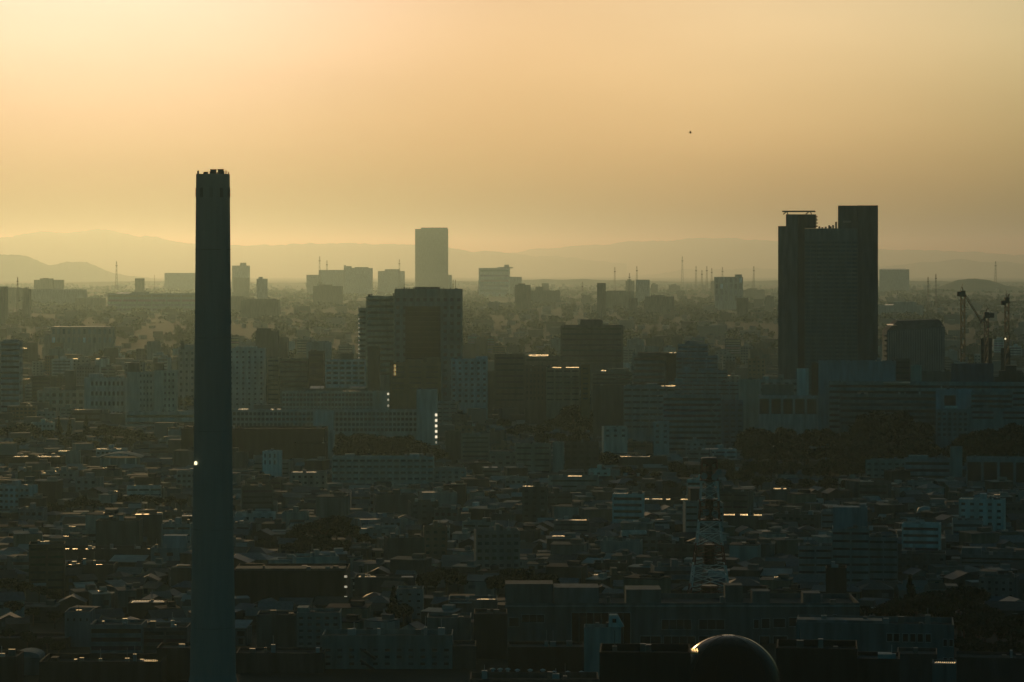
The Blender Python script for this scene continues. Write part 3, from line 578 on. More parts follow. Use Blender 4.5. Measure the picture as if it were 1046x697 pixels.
FARM = [(18, 283, 314, 4200), (119, 267, 300, 9000), (326.5, 262, 300, 8700), (334, 266, 285, 9000), (628, 273, 300, 7500), (643, 279, 303, 5200), (650.5, 272, 290, 8200), (697, 262, 285, 12000), (711, 272, 300, 9000), (717, 276, 300, 8700), (722, 272, 300, 8800), (727, 274, 300, 8600), (738, 273, 300, 9200), (770, 272, 300, 8600), (956, 280, 315, 4600), (948, 283, 312, 5000), (1017, 267, 290, 11000), (408, 265, 290, 9000), (463, 286, 300, 5500), (595, 288, 312, 5200)]
for i, (px, yt, yb, d) in enumerate(FARM):
    d *= 1.5
    L_ = ['thin hazy lattice mast at far left above the trees', 'faint mast left of the long hazy slab roof', 'hazy mast on the stepped hospital', 'second fainter mast beside the stepped hospital', 'hazy slim mast left of the pale hazy cube', 'dark short mast left of the pale hazy cube', 'faint tall mast over the pale hazy cube', 'very faint tall mast midway between pale cube and striped slab', 'first mast in the cluster left of the striped slab', 'second mast in the cluster left of the striped slab', 'third mast in the cluster left of the striped slab', 'fourth mast in the cluster left of the striped slab', 'mast directly behind the striped slab', 'mast between the striped slab and the twin-topped tower', 'tall clear mast between ribbed hall and cranes', 'shorter mast beside the tall clear one', 'faint mast at far right on the hill', 'faint mast just left of the lone tall tower', 'short aerial mast just right of the lone tall tower', 'short hazy mast above the stepped dark block'][i]
    t = thing('lattice_mast', L_, 'mast', (X(px, d), d, GZ(d)), 0, 'thin hazy masts on the skyline')
    m = MB(); k = pxm(d); lattice(m, 0, 0, 0, Z(yt, d)-GZ(d), 1.3*k, .3*k, 9, .07*k); m.build('lattice', M_STEEL, t, (.1, .1, .1))
    m = MB(); m.box(-.9*k, .9*k, -.9*k, .9*k, Z(yt+5, d)-GZ(d), Z(yt+4, d)-GZ(d)); m.build('platform', M_STEEL, t, (.1, .1, .1))

# striped radio mast
d = 1150; u = pxm(d); t = thing('radio_mast', 'red and white striped lattice mast with round top platform', 'mast', (X(724.5, d), d, 0))
FOOT.append((X(724.5, d), d, 10, 10))
RED, WHT = (.14, .025, .02), (.55, .62, .62)
segs = [(624, 598, RED), (598, 576, WHT), (576, 556, RED), (556, 532, WHT), (532, 511, RED), (511, 491, WHT), (491, 470, RED)]
hw = lambda y: np.interp(y, [470, 500, 540, 600, 624], [7.5, 8.5, 11, 19, 24])*u
for a, b, c in segs:
    m = MB(); lattice(m, 0, 0, max(0, Z(a, d)), Z(b, d), hw(a), hw(b), 2, .17); m.build('lattice_section', M_STEEL, t, c)
    if c is RED or a <= 511:
        m = MB(); m.lathe([(hw(b)*.45, Z(a, d)), (hw(b)*.45, Z(b, d))], 12); m.build('cable_core', M_STEEL, t, tuple(k*.35 for k in c))
for y, r in ((511, 9.5), (532, 9.5)):
    m = MB(); m.lathe([(r*u, 0), (r*u*1.06, .3), (r*u*1.06, .6), (r*u, .6)], 20, (0, 0, Z(y, d))); m.build('ring_platform', M_STEEL, t, (.15, .05, .04))
m = MB(); m.lathe([(5*u, -.5), (10*u, 0), (10*u, .5), (3*u, .5)], 24, (0, 0, Z(491, d))); m.build('top_platform', M_STEEL, t, (.12, .04, .03))
m = MB(); m.lathe([(7*u, 0), (8.6*u, .6), (8.6*u, 2.2), (7*u, 2.6)], 24, (0, 0, Z(474, d))); m.build('top_drum', M_STEEL, t, (.1, .04, .03))
for x, z in ((-6, 486), (5, 487), (9, 482), (-4, 523), (5, 524)):
    m = MB(); m.lathe([(.3, 0), (1.1, .5), (1.3, .6), (1.2, .65), (.3, .2)], 16); o = m.build('dish_antenna', M_STEEL, t, (.2, .22, .22), (x*u, -9*u, Z(z, d)), 0, True); o.rotation_euler = (R(80), 0, 0)
m = MB(); m.beam((0, 0, Z(472, d)), (0, 0, Z(458, d)), .16, 6); m.build('lightning_rod', M_STEEL, t, (.1, .1, .1))

# ------------------------------------------------------------------ lower city: named buildings
B('warehouse', 'long dark shed with a gleaming ridge line at far left', -6, 62, 467, 1860, 20, 0, 'warehouse', (.06, .06, .055), glints=((14, 28, 0, 4), (38, 60, 0, 4)))
# arched pavilion
d = 1850; t = thing('pavilion', 'pale pavilion under a low arched roof with dark column bays', 'hall', (X(121.5, d), d, 0)); FOOT.append((X(121.5, d), d+8, 15, 10))
q = lambda x: (x-121.5)*d/F
m = MB(); m.box(q(103), q(140), 1, 16, 0, Z(468, d)); m.build('wall', M_WALL, t, (.3, .32, .3))
for a in (103, 112, 119.5, 128, 138.5):
    m = MB(); m.box(q(a)-.45, q(a)+.45, 0, .95, 0, Z(468, d)); m.build('column', M_WALL, t, (.5, .52, .5))
m = MB(); z0 = Z(468, d); n = 10
for i in range(n):
    a, b = i/n, (i+1)/n; xa, xb = q(100)+(q(144)-q(100))*a, q(100)+(q(144)-q(100))*b; za, zb_ = z0+2.6*math.sin(math.pi*a), z0+2.6*math.sin(math.pi*b)
    m.hexa([(xa, -1.5, za), (xb, -1.5, zb_), (xb, 17, zb_), (xa, 17, za)], [(xa, -1.5, za+.6), (xb, -1.5, zb_+.6), (xb, 17, zb_+.6), (xa, 17, za+.6)])
m.build('arched_roof', M_ROOF, t, (.34, .34, .32))
B('apartment_slab', 'gridded apartment slab with dark bay columns in the centre left', 339, 443, 467, 1700, 13, 0, 'building', (.36, .40, .39), ('bal', 15, 6, .74, .6), 512, railc=(.30, .34, .33), sheds=((352, 362, 464.5, 3, 9), (418, 428, 464.5, 3, 9)))
B('apartment_block', 'lower wing joined to the right of the gridded slab', 443.2, 476, 479, 1705, 13, 0, 'building', (.28, .32, .31), ('g', 5, 5, .5, .4), 512)
B('house_block', 'small pale block with a bright roof strip left of gridded slab', 297, 333, 483, 1720, 11, 0, 'house', (.3, .32, .3), ('g', 6, 3, .4, .4), 504, glints=((299, 323, 0, 3),))
B('office_block', 'dark slender block right of the lower long slab', 455, 471, 441, 1900, 13, 0, 'building', (.1, .11, .1))
B('apartment_block', 'dim banded block right of the dark slender block', 471, 500, 444, 1880, 13, 0, 'building', (.2, .23, .21), ('b', 1, 7, .9, .4), 478)
B('shop_building', 'dim shop block with an orange gleaming eave', 492, 512, 478, 1780, 12, 0, 'building', (.16, .18, .17), ('b', 1, 3, .9, .4), 500, glints=((494, 508, 0, 4),))
B('shop_building', 'pale terrace block with a glassy sign box', 500, 530, 463, 1830, 12, 0, 'building', (.22, .26, .24), ('g', 4, 4, .5, .4), 490)
B('apartment_block', 'dim balcony block left of the pale pillar', 526, 563, 454, 1800, 13, 0, 'building', (.24, .27, .25), ('bal', 2, 6, .8, .5), 496)
B('stair_tower', 'plain pale pillar-like stair tower among dark blocks', 564.5, 576, 452, 1795, 10, 0, 'tower', (.27, .31, .28))
B('office_block', 'dark unlit facade right of the pale pillar', 577, 612, 452, 1805, 14, 0, 'building', (.07, .085, .08), ('g', 5, 6, .6, .5), 490, glints=())
B('shop_building', 'pale low parapet block under the dark unlit facade', 560, 612, 487, 1680, 13, 0, 'building', (.22, .26, .26), ('b', 1, 3, .9, .3), 506, glints=((580, 594, 0, 3),))
B('house_block', 'low pale houses block left of the gridded balcony block', 616, 640, 436, 1950, 11, 8, 'house', (.38, .41, .38), ('g', 3, 2, .4, .4), 448)
B('house_block', 'pale narrow block at the left foot of the broad banded block', 668, 684, 431, 1930, 11, 0, 'house', (.34, .38, .37), ('g', 2, 4, .4, .4), 455)
B('school', 'long dark roof with a pale gleaming edge behind the striped mast', 632, 682, 467, 1850, 14, 0, 'school', (.09, .1, .09), glints=((634, 664, 0, 3),))
B('warehouse', 'low shed with three bright orange roof gleams left of striped mast', 656, 706, 511, 1560, 16, 0, 'warehouse', (.1, .11, .1), glints=((658, 677, 0, 4), (681, 685, 0, 4), (696, 703, 0, 4)))
B('warehouse', 'low shed with brilliant orange roof gleams right of striped mast', 736, 776, 527, 1430, 16, 0, 'warehouse', (.1, .11, .1), glints=((739, 751.5, 0, 5), (757, 765, 0, 5), (771, 779, 0, 4)))
B('shop_building', 'low block with a pale roof strip right of the mast top', 788, 808, 500, 1600, 12, 0, 'building', (.12, .14, .13), glints=((791, 804, 0, 4),))
B('shop_building', 'low block with a thin bright roof line left of the striped mast', 566, 602, 532, 1410, 12, 0, 'building', (.12, .14, .14), ('b', 1, 2, .9, .3), 545, glints=((568, 599, 0, 2.5),))
B('hospital', 'pale banded building with a tall end pillar in the dark right half', 886, 928, 470, 1760, 13, 0, 'building', (.24, .29, .28), ('g', 6, 4, .5, .35), 495)
B('hospital', 'ribbon-windowed main block beside the tall end pillar', 926, 972, 469, 1755, 14, 0, 'building', (.28, .33, .34), ('b', 1, 4, .95, .42), 500, sheds=((930, 950, 466, 3, 9),))
B('stair_tower', 'tall end pillar right of the ribbon-windowed main block', 972, 984, 457, 1750, 9, 0, 'tower', (.26, .31, .31))
B('office_block', 'dark framed building with tall pale piers at the right frame edge', 990, 1054, 468, 1700, 14, 0, 'building', (.26, .3, .31), ('g', 4, 1, .84, .8), 500, glassc=(.6, .6, .6))
d = 1560
B('fire_station', 'low block beside a round pale tank in the dark right half', 930, 968, 517, d, 14, 0, 'building', (.14, .17, .16), ('g', 5, 2, .5, .4), 535)
t = thing('gas_tank', 'round pale tank with a tiny bright lamp between low blocks', 'tank', (X(945, d-24), d-24, 0)); FOOT.append((X(945, d-24), d-24, 8, 8))
m = MB(); m.lathe([(5.5*pxm(d)*1.5, 0), (8.5*pxm(d), 3), (8.7*pxm(d), Z(520, d)), (7*pxm(d), Z(515, d)), (.5, Z(513, d))], 24); m.build('tank_shell', M_STEEL, t, (.28, .31, .29), smooth=True)
m = MB(); m.lathe([(.2, 0), (.5, .3), (.5, .9), (.2, 1.2)], 10, (0, -8.9*pxm(d), Z(523, d))); m.build('lamp', M_LAMP, t)
# stepped balcony apartment on the right
B('apartment_block', 'left shoulder of the stepped balcony apartment', 817.5, 852, 558, 1205, 14, 0, 'building', (.26, .32, .33), ('bal', 2, 6, .9, .55), 604, group='stepped balcony apartment wings')
B('apartment_block', 'tallest middle wing of the stepped balcony apartment, with roof boxes', 852.2, 890, 540, 1203, 14, 0, 'building', (.26, .33, .34), ('bal', 2, 8, .9, .55), 606, sheds=((853, 888, 519, 3, 11, (.2, .27, .3)), (880, 887, 516, 4, 9, (.22, .28, .3))), glints=((868, 878, 0, 4),), group='stepped balcony apartment wings')
B('apartment_block', 'right shoulder of the stepped balcony apartment', 890.2, 919, 549, 1207, 14, 0, 'building', (.23, .29, .30), ('bal', 2, 7, .92, .55), 606, group='stepped balcony apartment wings')
B('stair_tower', 'black blank tower block before the stepped balcony apartment', 845, 866, 580, 1140, 9, 0, 'tower', (.035, .04, .04))
B('warehouse', 'dark roofed mass right of the stepped balcony apartment', 918, 968, 566, 1240, 14, 0, 'warehouse', (.13, .16, .17), ('g', 6, 3, .4, .35), 590)
B('apartment_block', 'dim bluish block with ribbons at the right frame edge', 985, 1056, 567, 1260, 16, 0, 'building', (.17, .22, .24), ('b', 1, 5, .96, .45), 605, sheds=((986, 1006, 561, 3, 10),))
B('house_block', 'dim pale block with small windows at lower right edge', 1006, 1040, 590, 1160, 12, -10, 'house', (.17, .21, .22), ('g', 5, 4, .4, .4), 620)
# lower left
B('house_block', 'pale flat house with two square windows left of the chimney', 154, 193, 560, 1270, 11, 0, 'house', (.28, .36, .38), ('g', 3, 2, .5, .4), 580, sheds=((166, 190, 548, 2, 9, (.24, .32, .36)),))
B('warehouse', 'long low shed with a glowing roof line in the dark lower left', 54, 156, 561, 1290, 16, 0, 'warehouse', (.09, .1, .1), glints=((55, 62, 0, 1.1), (66, 70, 0, .6), (74, 79, 0, .5), (87, 95, 0, .5), (103, 106, 0, .5), (113, 119, 0, .9), (139, 142, 0, .6), (150, 153, 0, .7)))
B('warehouse', 'second shed with a dull roof line below the glowing one', 64, 116, 577, 1245, 14, 0, 'warehouse', (.09, .1, .1), glints=((70, 76, 0, .4), (98, 104, 0, .4)))
B('office_block', 'small block with a vivid gleaming flat roof left of the chimney', 131, 168, 616, 1100, 12, 0, 'building', (.06, .065, .06), glints=((134, 166, 0, 5),))
B('office_block', 'blue-grey cube beside the ribbon-window office', 66, 92, 625, 1040, 13, 0, 'building', (.19, .26, .29), ('g', 4, 1, .3, .25), 640)
B('office_block', 'ribbon-window office with four pale bands in the lower left', 92, 145, 638, 1000, 14, 0, 'building', (.19, .25, .28), ('b', 1, 4, .96, .5), 677)
B('office_block', 'dimmer ribboned neighbour between the band office and the chimney', 145.3, 191, 641, 1005, 14, 0, 'building', (.11, .14, .16), ('b', 2, 4, .9, .5), 677)
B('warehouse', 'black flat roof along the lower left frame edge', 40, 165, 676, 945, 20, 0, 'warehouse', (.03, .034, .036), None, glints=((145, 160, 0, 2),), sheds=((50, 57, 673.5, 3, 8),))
d = 970; t = thing('rounded_kiosk', 'dim rounded rooftop shelter in the lower left corner', 'building', (X(27, d), d, 0)); FOOT.append((X(27, d), d+5, 9, 8))
m = MB(); m.box(-4.6, 4.6, 0, 10, 0, Z(672, d)); m.build('wall', M_WALL, t, (.12, .15, .16))
m = MB()
for i in range(8):
    a, b = math.pi*i/8, math.pi*(i+1)/8; z0 = Z(672, d)+.02
    m.poly([(-4.6*math.cos(a), -.3, z0+2*math.sin(a)), (-4.6*math.cos(b), -.3, z0+2*math.sin(b)), (-4.6*math.cos(b), 10, z0+2*math.sin(b)), (-4.6*math.cos(a), 10, z0+2*math.sin(a))])
m.poly([(-4.6*math.cos(math.pi*i/8), -.3, z0+2*math.sin(math.pi*i/8)) for i in range(9)][::-1]); m.build('arched_roof', M_ROOF, t, (.22, .24, .24))
# black block right of chimney and the white ones before it
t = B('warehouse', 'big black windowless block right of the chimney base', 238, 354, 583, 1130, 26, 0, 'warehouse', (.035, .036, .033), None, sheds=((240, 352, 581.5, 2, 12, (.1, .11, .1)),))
for y in (587, 597.5, 608, 618): lamp('stair_light', t, ((353.2-296)*1130/F, -.2, Z(y+2, 1130)), 1.1, .7, M_DIM)
B('house_block', 'low roof with a pale line right of the big black block', 362, 424, 590, 1200, 12, 0, 'house', (.1, .12, .12), glints=((366, 384, 0, 2), (410, 422, 0, 2)))
B('office_block', 'dim plain block under the big black block', 262, 304, 628, 1030, 13, 0, 'building', (.10, .135, .145))
B('office_block', 'pale block with a short stack of dark windows under the black block', 303, 347, 626, 1020, 13, 0, 'building', (.23, .30, .31), ('g', 5, 6, .5, .42), 668, sheds=((303, 314, 622, 3, 10),))
B('apartment_block', 'plain blue-grey block right of the stair-windowed building', 405, 432, 602, 1120, 12, 0, 'building', (.20, .27, .29), ('g', 3, 4, .35, .3), 640)
t = B('office_block', 'wide pale front building with three rows of square windows', 329, 462, 649, 985, 16, 0, 'building', (.20, .27, .28), ('g', 11, 3, .42, .42), 697, top_margin=4)
w = MB(); u = pxm(985)
for i in range(3):
    z = Z(662+i*12, 985); x = (368-395.5)*u; w.beam((x, -1.4, z), (x+5.4, -1.4, z-3.6), .55)
w.build('zigzag_stair', M_WALL, t, (.05, .06, .06))
B('office_block', 'blank pale cube behind the wide pale front building', 436, 481, 631, 1030, 14, 0, 'building', (.18, .25, .25))
B('office_block', 'dim flat block with pale roof curbs left of the long factory', 458, 508, 613, 1090, 14, 0, 'building', (.14, .19, .20), None, sheds=((460, 482, 615, -3, -.2, (.2, .27, .28)),), glints=((487, 506, 0, 1.6),))
# long factory
t = B('factory', 'long pale factory with big dark window bays in the lower centre', 516, 878, 616, 1050, 30, 0, 'factory', (.135, .175, .178), None, sheds=((516, 565, 598, 4, 16), (566, 612, 602, 5, 18, (.11, .15, .16)), (640, 676, 604, 5, 18, (.12, .15, .15)), (742, 760, 600, 6, 14), (770, 788, 606, 6, 14), (822, 840, 608, 6, 14)))
def recess(t, pc, d, a, b, y0, y1, col=(.4, .4, .4), name='window', fr=.18):
    u = pxm(d); xa, xb, za, zb_ = (a-pc)*u, (b-pc)*u, Z(y1, d), Z(y0, d)
    m = MB(); m.box(xa, xb, -.06, .3, za, zb_); o = m.build(name, M_GLASS, t, col)
    m = MB()
    for r in ((xa-fr, xb+fr, zb_, zb_+fr), (xa-fr, xb+fr, za-fr, za), (xa-fr, xa, za, zb_), (xb, xb+fr, za, zb_)): m.box(r[0], r[1], -.35, .02, r[2], r[3])
    n = max(1, int((xb-xa)/2.6))
    for i in range(1, n): x = xa+(xb-xa)*i/n; m.box(x-.06, x+.06, -.12, -.05, za, zb_)
    m.build('window_frame', M_WALL, o, (.22, .29, .30))
for a, b, y0, y1 in ((520, 530, 631, 640), (533, 556, 628, 636), (584, 644, 626, 662), (676, 706, 633, 643), (714, 740, 633, 643), (770, 775, 633, 642), (778, 786, 632, 642), (790, 802, 632, 641), (806, 818, 631, 640), (654, 675, 650, 659), (678, 710, 650, 660), (714, 733, 650, 660), (776, 786, 650, 660), (790, 804, 650, 660), (822, 835, 630, 637), (851, 854, 628, 636)):
    recess(t, 697, 1050, a, b, y0, y1, (.12, .12, .12) if b-a > 40 else (.6, .6, .6))
m = MB(); u = pxm(1050); m.box((516-697)*u, (878-697)*u, -.5, -.01, Z(620, 1050), Z(618.5, 1050)); m.build('cornice', M_WALL, t, (.2, .25, .25))
t = B('plant_building', 'white tapering cooling house with a stub stack before the factory', 597, 635, 641, 965, 9, 0, 'building', (.30, .38, .38), ('g', 3, 1, .3, .12), 646)
m = MB(); u = pxm(965); xa, xb = (622-616)*u, (636-616)*u; m.hexa([(xa, 1, Z(641, 965)), (xb+.6, 1, Z(641, 965)), (xb+.6, 6, Z(641, 965)), (xa, 6, Z(641, 965))], [(xa+.3, 1.5, Z(629, 965)), (xb-1.6, 1.5, Z(629, 965)), (xb-1.6, 5.5, Z(629, 965)), (xa+.3, 5.5, Z(629, 965))]); m.build('stack', M_WALL, t, (.30, .38, .38))
m = MB(); m.box((626-616)*u, (630-616)*u, .9, 1.6, Z(636.5, 965), Z(632.5, 965)); m.build('stack_opening', M_GLASS, t, (.4, .4, .4))
t = B('factory', 'white-walled works with a row of seven small windows at lower right', 818, 977, 637, 960, 20, 0, 'factory', (.14, .2, .22), None, sheds=((818, 905, 635, 2, 9, (.12, .16, .17)),))
for a in (910, 917, 926, 933.5, 941, 949): recess(t, 897.5, 960, a, a+5.2, 647, 655)
for a, y in ((967, 652), (973, 652), (967, 671), (973, 671)): recess(t, 897.5, 960, a, a+3.5, y, y+7)
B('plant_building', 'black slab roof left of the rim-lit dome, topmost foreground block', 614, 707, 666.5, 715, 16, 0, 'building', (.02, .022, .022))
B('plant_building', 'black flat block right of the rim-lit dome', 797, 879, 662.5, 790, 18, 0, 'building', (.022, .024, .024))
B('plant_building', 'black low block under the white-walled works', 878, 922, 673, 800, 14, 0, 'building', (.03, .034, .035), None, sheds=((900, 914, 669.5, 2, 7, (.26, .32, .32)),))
B('plant_building', 'dim rooftop hut with a pale roof edge at the lower right', 955, 979, 678, 850, 9, 0, 'building', (.14, .19, .2), None, glints=((957, 978, 0, 1.2),))
# dome
d = 735; u = pxm(d); t = thing('dome', 'black round dome with a thin golden sunlit rim in front', 'dome', (X(748.3, d), d+14, 0)); FOOT.append((X(752, d), d+14, 18, 18))
d2 = d+14; u = pxm(d2); r = 55*u; zc = Z(648.6, d2)-r
m = MB(); m.lathe([(r*math.cos(a), zc+r*math.sin(a)) for a in np.linspace(-.1, math.pi/2-.02, 28)], 64, cap=False); m.build('shell', M_DOME, t, (.008, .009, .008), smooth=True)
m = MB(); m.lathe([(r-.3, 0), (r-.3, zc-1)], 48); m.build('drum', M_WALL, t, (.03, .033, .033))
for i in range(12):
    a = 2*math.pi*i/12+.2; m = MB(); pts = [((r+.05)*math.cos(b)*math.cos(a), (r+.05)*math.cos(b)*math.sin(a), zc+(r+.05)*math.sin(b)) for b in np.linspace(-.1, 1.45, 12)]
    for p, q_ in zip(pts, pts[1:]): m.beam(p, q_, .07)
    m.build('dome_rib', M_DOME, t, (.025, .022, .015))
sheet('ledge_cap', t, ((707-748.3)*u, -21, Z(666.5, d2-21)+.5), 2.2, 4, (.7, .55, .3), th=.5)
# pipes at the lower edge
d = 950
for i, (a, b, y) in enumerate(((500, 522, 689), (523, 560, 690), (560, 600, 692))):
    t = thing('rooftop_duct', ['short fat pale duct at the bottom frame edge', 'middle pale duct with fan caps at the bottom frame edge', 'right pale duct beside the black slab roof'][i], 'duct', (X((a+b)/2, d), d, 0), 0, 'pale roof ducts along the bottom')
    m = MB(); w2 = (b-a)/2*pxm(d); m.beam((-w2, 0, Z(y+1.5, d)), (w2, 0, Z(y+1.5, d)), 1.0, 12); m.build('duct_tube', M_STEEL, t, (.3, .38, .38), smooth=False)
    for x in np.linspace(-w2*.7, w2*.7, 3):
        m = MB(); m.lathe([(.5, 0), (.5, 1.6), (.9, 1.8), (.9, 2.1), (.2, 2.4)], 10, (x, .3, Z(y+1, d))); m.build('vent_cap', M_STEEL, t, (.35, .4, .4))
        m = MB(); m.beam((x+.8, 0, 0), (x+.8, 0, Z(y+2, d)), .3); m.build('support_post', M_STEEL, t, (.2, .2, .2))
B('plant_building', 'low dark roof carrying the pale ducts at the bottom edge', 480, 612, 694, 915, 16, 0, 'building', (.05, .06, .06))
for lab, a, b, y, d_, cc in (('black loading shed between the long factory and the pale ducts', 519, 597, 661, 975, (.02, .025, .025)), ('black low shed at the lower left frame edge below the kiosk', -12, 17, 671, 940, (.03, .036, .038)), ('black blank block left of the long factory front', 484, 518, 627, 1010, (.03, .034, .035)), ('black low block under the short-windowed pale block', 241, 330, 667, 975, (.045, .055, .058)), ('dim low shed at the lower left corner beside the kiosk', -10, 70, 652, 1035, (.04, .044, .045)), ('dark flat block between the ribbon offices and the chimney foot', 160, 194, 662, 960, (.05, .06, .065)), ('dim wall block in the lower right corner among dark trees', 980, 1056, 672, 930, (.05, .06, .065)), ('low dark block between the wide front building and the black block', 462, 486, 660, 985, (.07, .09, .09)), ('dim roofed block right of the pale works in the corner', 920, 960, 668, 900, (.06, .08, .085))):
    B('warehouse', lab, a, b, y, d_, 14, 0, 'building', cc)
# ------------------------------------------------------------------ bird
t = thing('bird', 'tiny dark bird flying high in the hazy sky', 'bird', (X(705, 420), 420, Z(136, 420)))
m = MB(); P_ = [(-.28, 0, 0), (-.1, .07, .05), (.18, .06, .03), (.34, 0, 0), (.18, -.06, .03), (-.1, -.07, .05)]
for k in range(6): m.poly([P_[k], P_[(k+1) % 6], (.05, 0, .11)]); m.poly([P_[(k+1) % 6], P_[k], (.05, 0, -.07)])
m.build('body', M_STEEL, t, (.02, .02, .02))
for s1 in (-1, 1):
    m = MB(); m.hexa([(-.08, s1*.04, .02), (.14, s1*.04, .02), (.05, s1*.5, .26), (-.05, s1*.5, .26)], [(-.08, s1*.04, .05), (.14, s1*.04, .05), (.05, s1*.5, .28), (-.05, s1*.5, .28)]); m.build('wing', M_STEEL, t, (.02, .02, .02))

# ------------------------------------------------------------------ words for where a thing stands
LAND = [(218, 430, 'tall chimney'), (217, 600, 'chimney base'), (845, 330, 'twin-topped tower'), (437, 350, 'dark office block'), (441, 262, 'lone hazy tower'), (390, 492, 'gridded slab'),
        (724, 500, 'striped mast top'), (724, 600, 'striped mast foot'), (868, 560, 'stepped balcony apartment'), (752, 670, 'rim-lit dome'), (605, 350, 'stepped-roof dark block'), (10, 390, 'left-edge balcony tower'),
        (935, 350, 'ribbed hall'), (1000, 345, 'cranes'), (332, 550, 'big dark tree clump'), (708, 432, 'zigzag-stair block'), (330, 430, 'two long slabs'), (258, 455, 'long black warehouse'), (296, 603, 'black windowless block'),
        (121, 474, 'arched pavilion'), (908, 445, 'dark tree dome'), (690, 635, 'long factory'), (897, 648, 'white-walled works'), (115, 656, 'ribbon-window office'), (105, 562, 'glowing roof line'), (681, 511, 'three orange gleams'),
        (756, 526, 'brilliant orange gleams'), (948, 484, 'ribbon-windowed hospital'), (1020, 485, 'pale-piered building'), (570, 475, 'pale pillar'), (173, 565, 'two-window house'), (584, 532, 'thin bright roof line'), (945, 526, 'round tank'),
        (665, 415, 'gridded balcony block'), (480, 390, 'greenish window block'), (818, 415, 'brown-panelled school'), (150, 400, 'paired towers'), (480, 640, 'blank pale cube'), (40, 470, 'long dark shed'), (745, 295, 'hazy striped slab'), (83, 340, 'pale low hall'), (345, 285, 'stepped hazy hospital'), (525, 490, 'glassy sign box'), (1030, 590, 'right-edge ribbon block')]
def where(px, py):
    L_ = min(LAND, key=lambda q: (q[0]-px)**2+((q[1]-py)*1.6)**2); dx, dy = px-L_[0], (py-L_[1])*1.6
    far = 'far ' if math.hypot(dx, dy) > 45 else ''
    return (far+('right of' if dx > 0 else 'left of') if abs(dx) > abs(dy) else far+('behind' if dy < 0 else 'below'))+' the '+L_[2]
NAMED = {}
def name_later(o, label, px, group):
    NAMED.setdefault(label, []).append((px, o)); o['group'] = group
def settle_names():
    ORD = ['', 'second', 'third', 'fourth', 'fifth', 'sixth', 'seventh', 'eighth', 'ninth', 'tenth', 'eleventh', 'twelfth']; NUM = ['', 'one', 'two', 'three', 'four', 'five', 'six', 'seven', 'eight', 'nine', 'ten', 'eleven', 'twelve']
    for label, rows in NAMED.items():
        rows.sort(key=lambda r: r[0]); n = len(rows)
        for i, (px, o) in enumerate(rows):
            if n == 1: o['label'] = label
            elif n <= 12: o['label'] = label+', '+('leftmost of ' if i == 0 else 'rightmost of ' if i == n-1 else ORD[i]+' from left of ')+NUM[n]
            else: o['label'] = label
            if len(o['label'].replace('-', '-').split()) > 15: o['label'] = o['label'].replace(' far ', ' ')

cover = np.zeros((720, 1046), bool)
def rect(px0, px1, y0, y1): return slice(max(0, int(round(y0))), max(0, min(697, int(round(y1))))), slice(max(0, int(round(px0))), max(0, min(1046, int(round(px1)))))
def blocked(x, y, r):
    return any(abs(x-a) < c+r and abs(y-b) < e_+r for a, b, c, e_ in FOOT if abs(y-b) < 60)
def on_road(x, y, r):
    for a, b, w in ROADS:
        ax, ay = a; bx, by = b; t = max(0, min(1, ((x-ax)*(bx-ax)+(y-ay)*(by-ay))/((bx-ax)**2+(by-ay)**2)))
        if math.hypot(x-ax-t*(bx-ax), y-ay-t*(by-ay)) < w/2+2.5+r: return True
    return False

# ------------------------------------------------------------------ trees
def leaf_cloud(rad, n, seed, conic=False, size=.9):
    g = np.random.default_rng(seed); lumps = []
    if conic:
        for i in range(16):
            z = i/15; r = (1-z)*.62+.05; a = g.uniform(0, 6.28); lumps.append((r*.5*math.cos(a), r*.5*math.sin(a), z*2.6-.3, r*.75, .22))
    else:
        for i in range(13):
            a = g.uniform(0, 6.28); q_ = math.sqrt(g.uniform(0, 1))*.72; zz = g.uniform(-.15, .62)*(1.05-q_*.6); lumps.append((q_*math.cos(a), q_*math.sin(a), zz, g.uniform(.26, .46), g.uniform(.2, .36)))
    v = []; f = []
    for i in range(n):
        c = lumps[g.integers(len(lumps))]; d_ = g.normal(size=3); d_ /= np.linalg.norm(d_); d_ *= g.uniform(.55, 1.0)**.5
        p = np.array([c[0]+d_[0]*c[3], c[1]+d_[1]*c[3], c[2]+d_[2]*c[4]])*rad
        a = g.normal(size=3); a /= np.linalg.norm(a); b = np.cross(a, g.normal(size=3)); b /= np.linalg.norm(b)
        s_ = size*g.uniform(.5, 1.2); k = len(v); v += [tuple(p-a*s_*.5-b*s_*.35), tuple(p+a*s_*.5-b*s_*.3), tuple(p+a*s_*.55+b*s_*.35), tuple(p-a*s_*.45+b*s_*.4)]; f.append((k, k+1, k+2, k+3))
    me = bpy.data.meshes.new('crown'); me.from_pydata(v, [], f); me.materials.append(M_LEAF); me.update(); return me
CROWN = [leaf_cloud(5.2, 1500, 1), leaf_cloud(5.2, 1500, 2), leaf_cloud(4.6, 1200, 3), leaf_cloud(6.0, 1900, 4)]
CONE = [leaf_cloud(4.6, 1100, 5, True, .75), leaf_cloud(4.2, 900, 6, True, .75)]
def trunk_mesh(h, r, limbs, seed):
    g = random.Random(seed); m = MB(); m.lathe([(r*1.5, 0), (r, .8), (r*.8, h*.6), (r*.45, h)], 8)
    for i in range(limbs):
        a = 6.28*i/limbs+g.uniform(-.3, .3); z = h*g.uniform(.55, .8); m.beam((0, 0, z), (2.6*math.cos(a), 2.6*math.sin(a), z+g.uniform(2, 3.4)), r*.32, 5)
    return m.mesh('trunk', M_BARK)
TRUNK = [trunk_mesh(9, .38, 5, 1), trunk_mesh(9, .32, 4, 2)]
GREEN = [(.02, .042, .026), (.017, .038, .026), (.027, .042, .022), (.015, .033, .023)]
NT = [0]
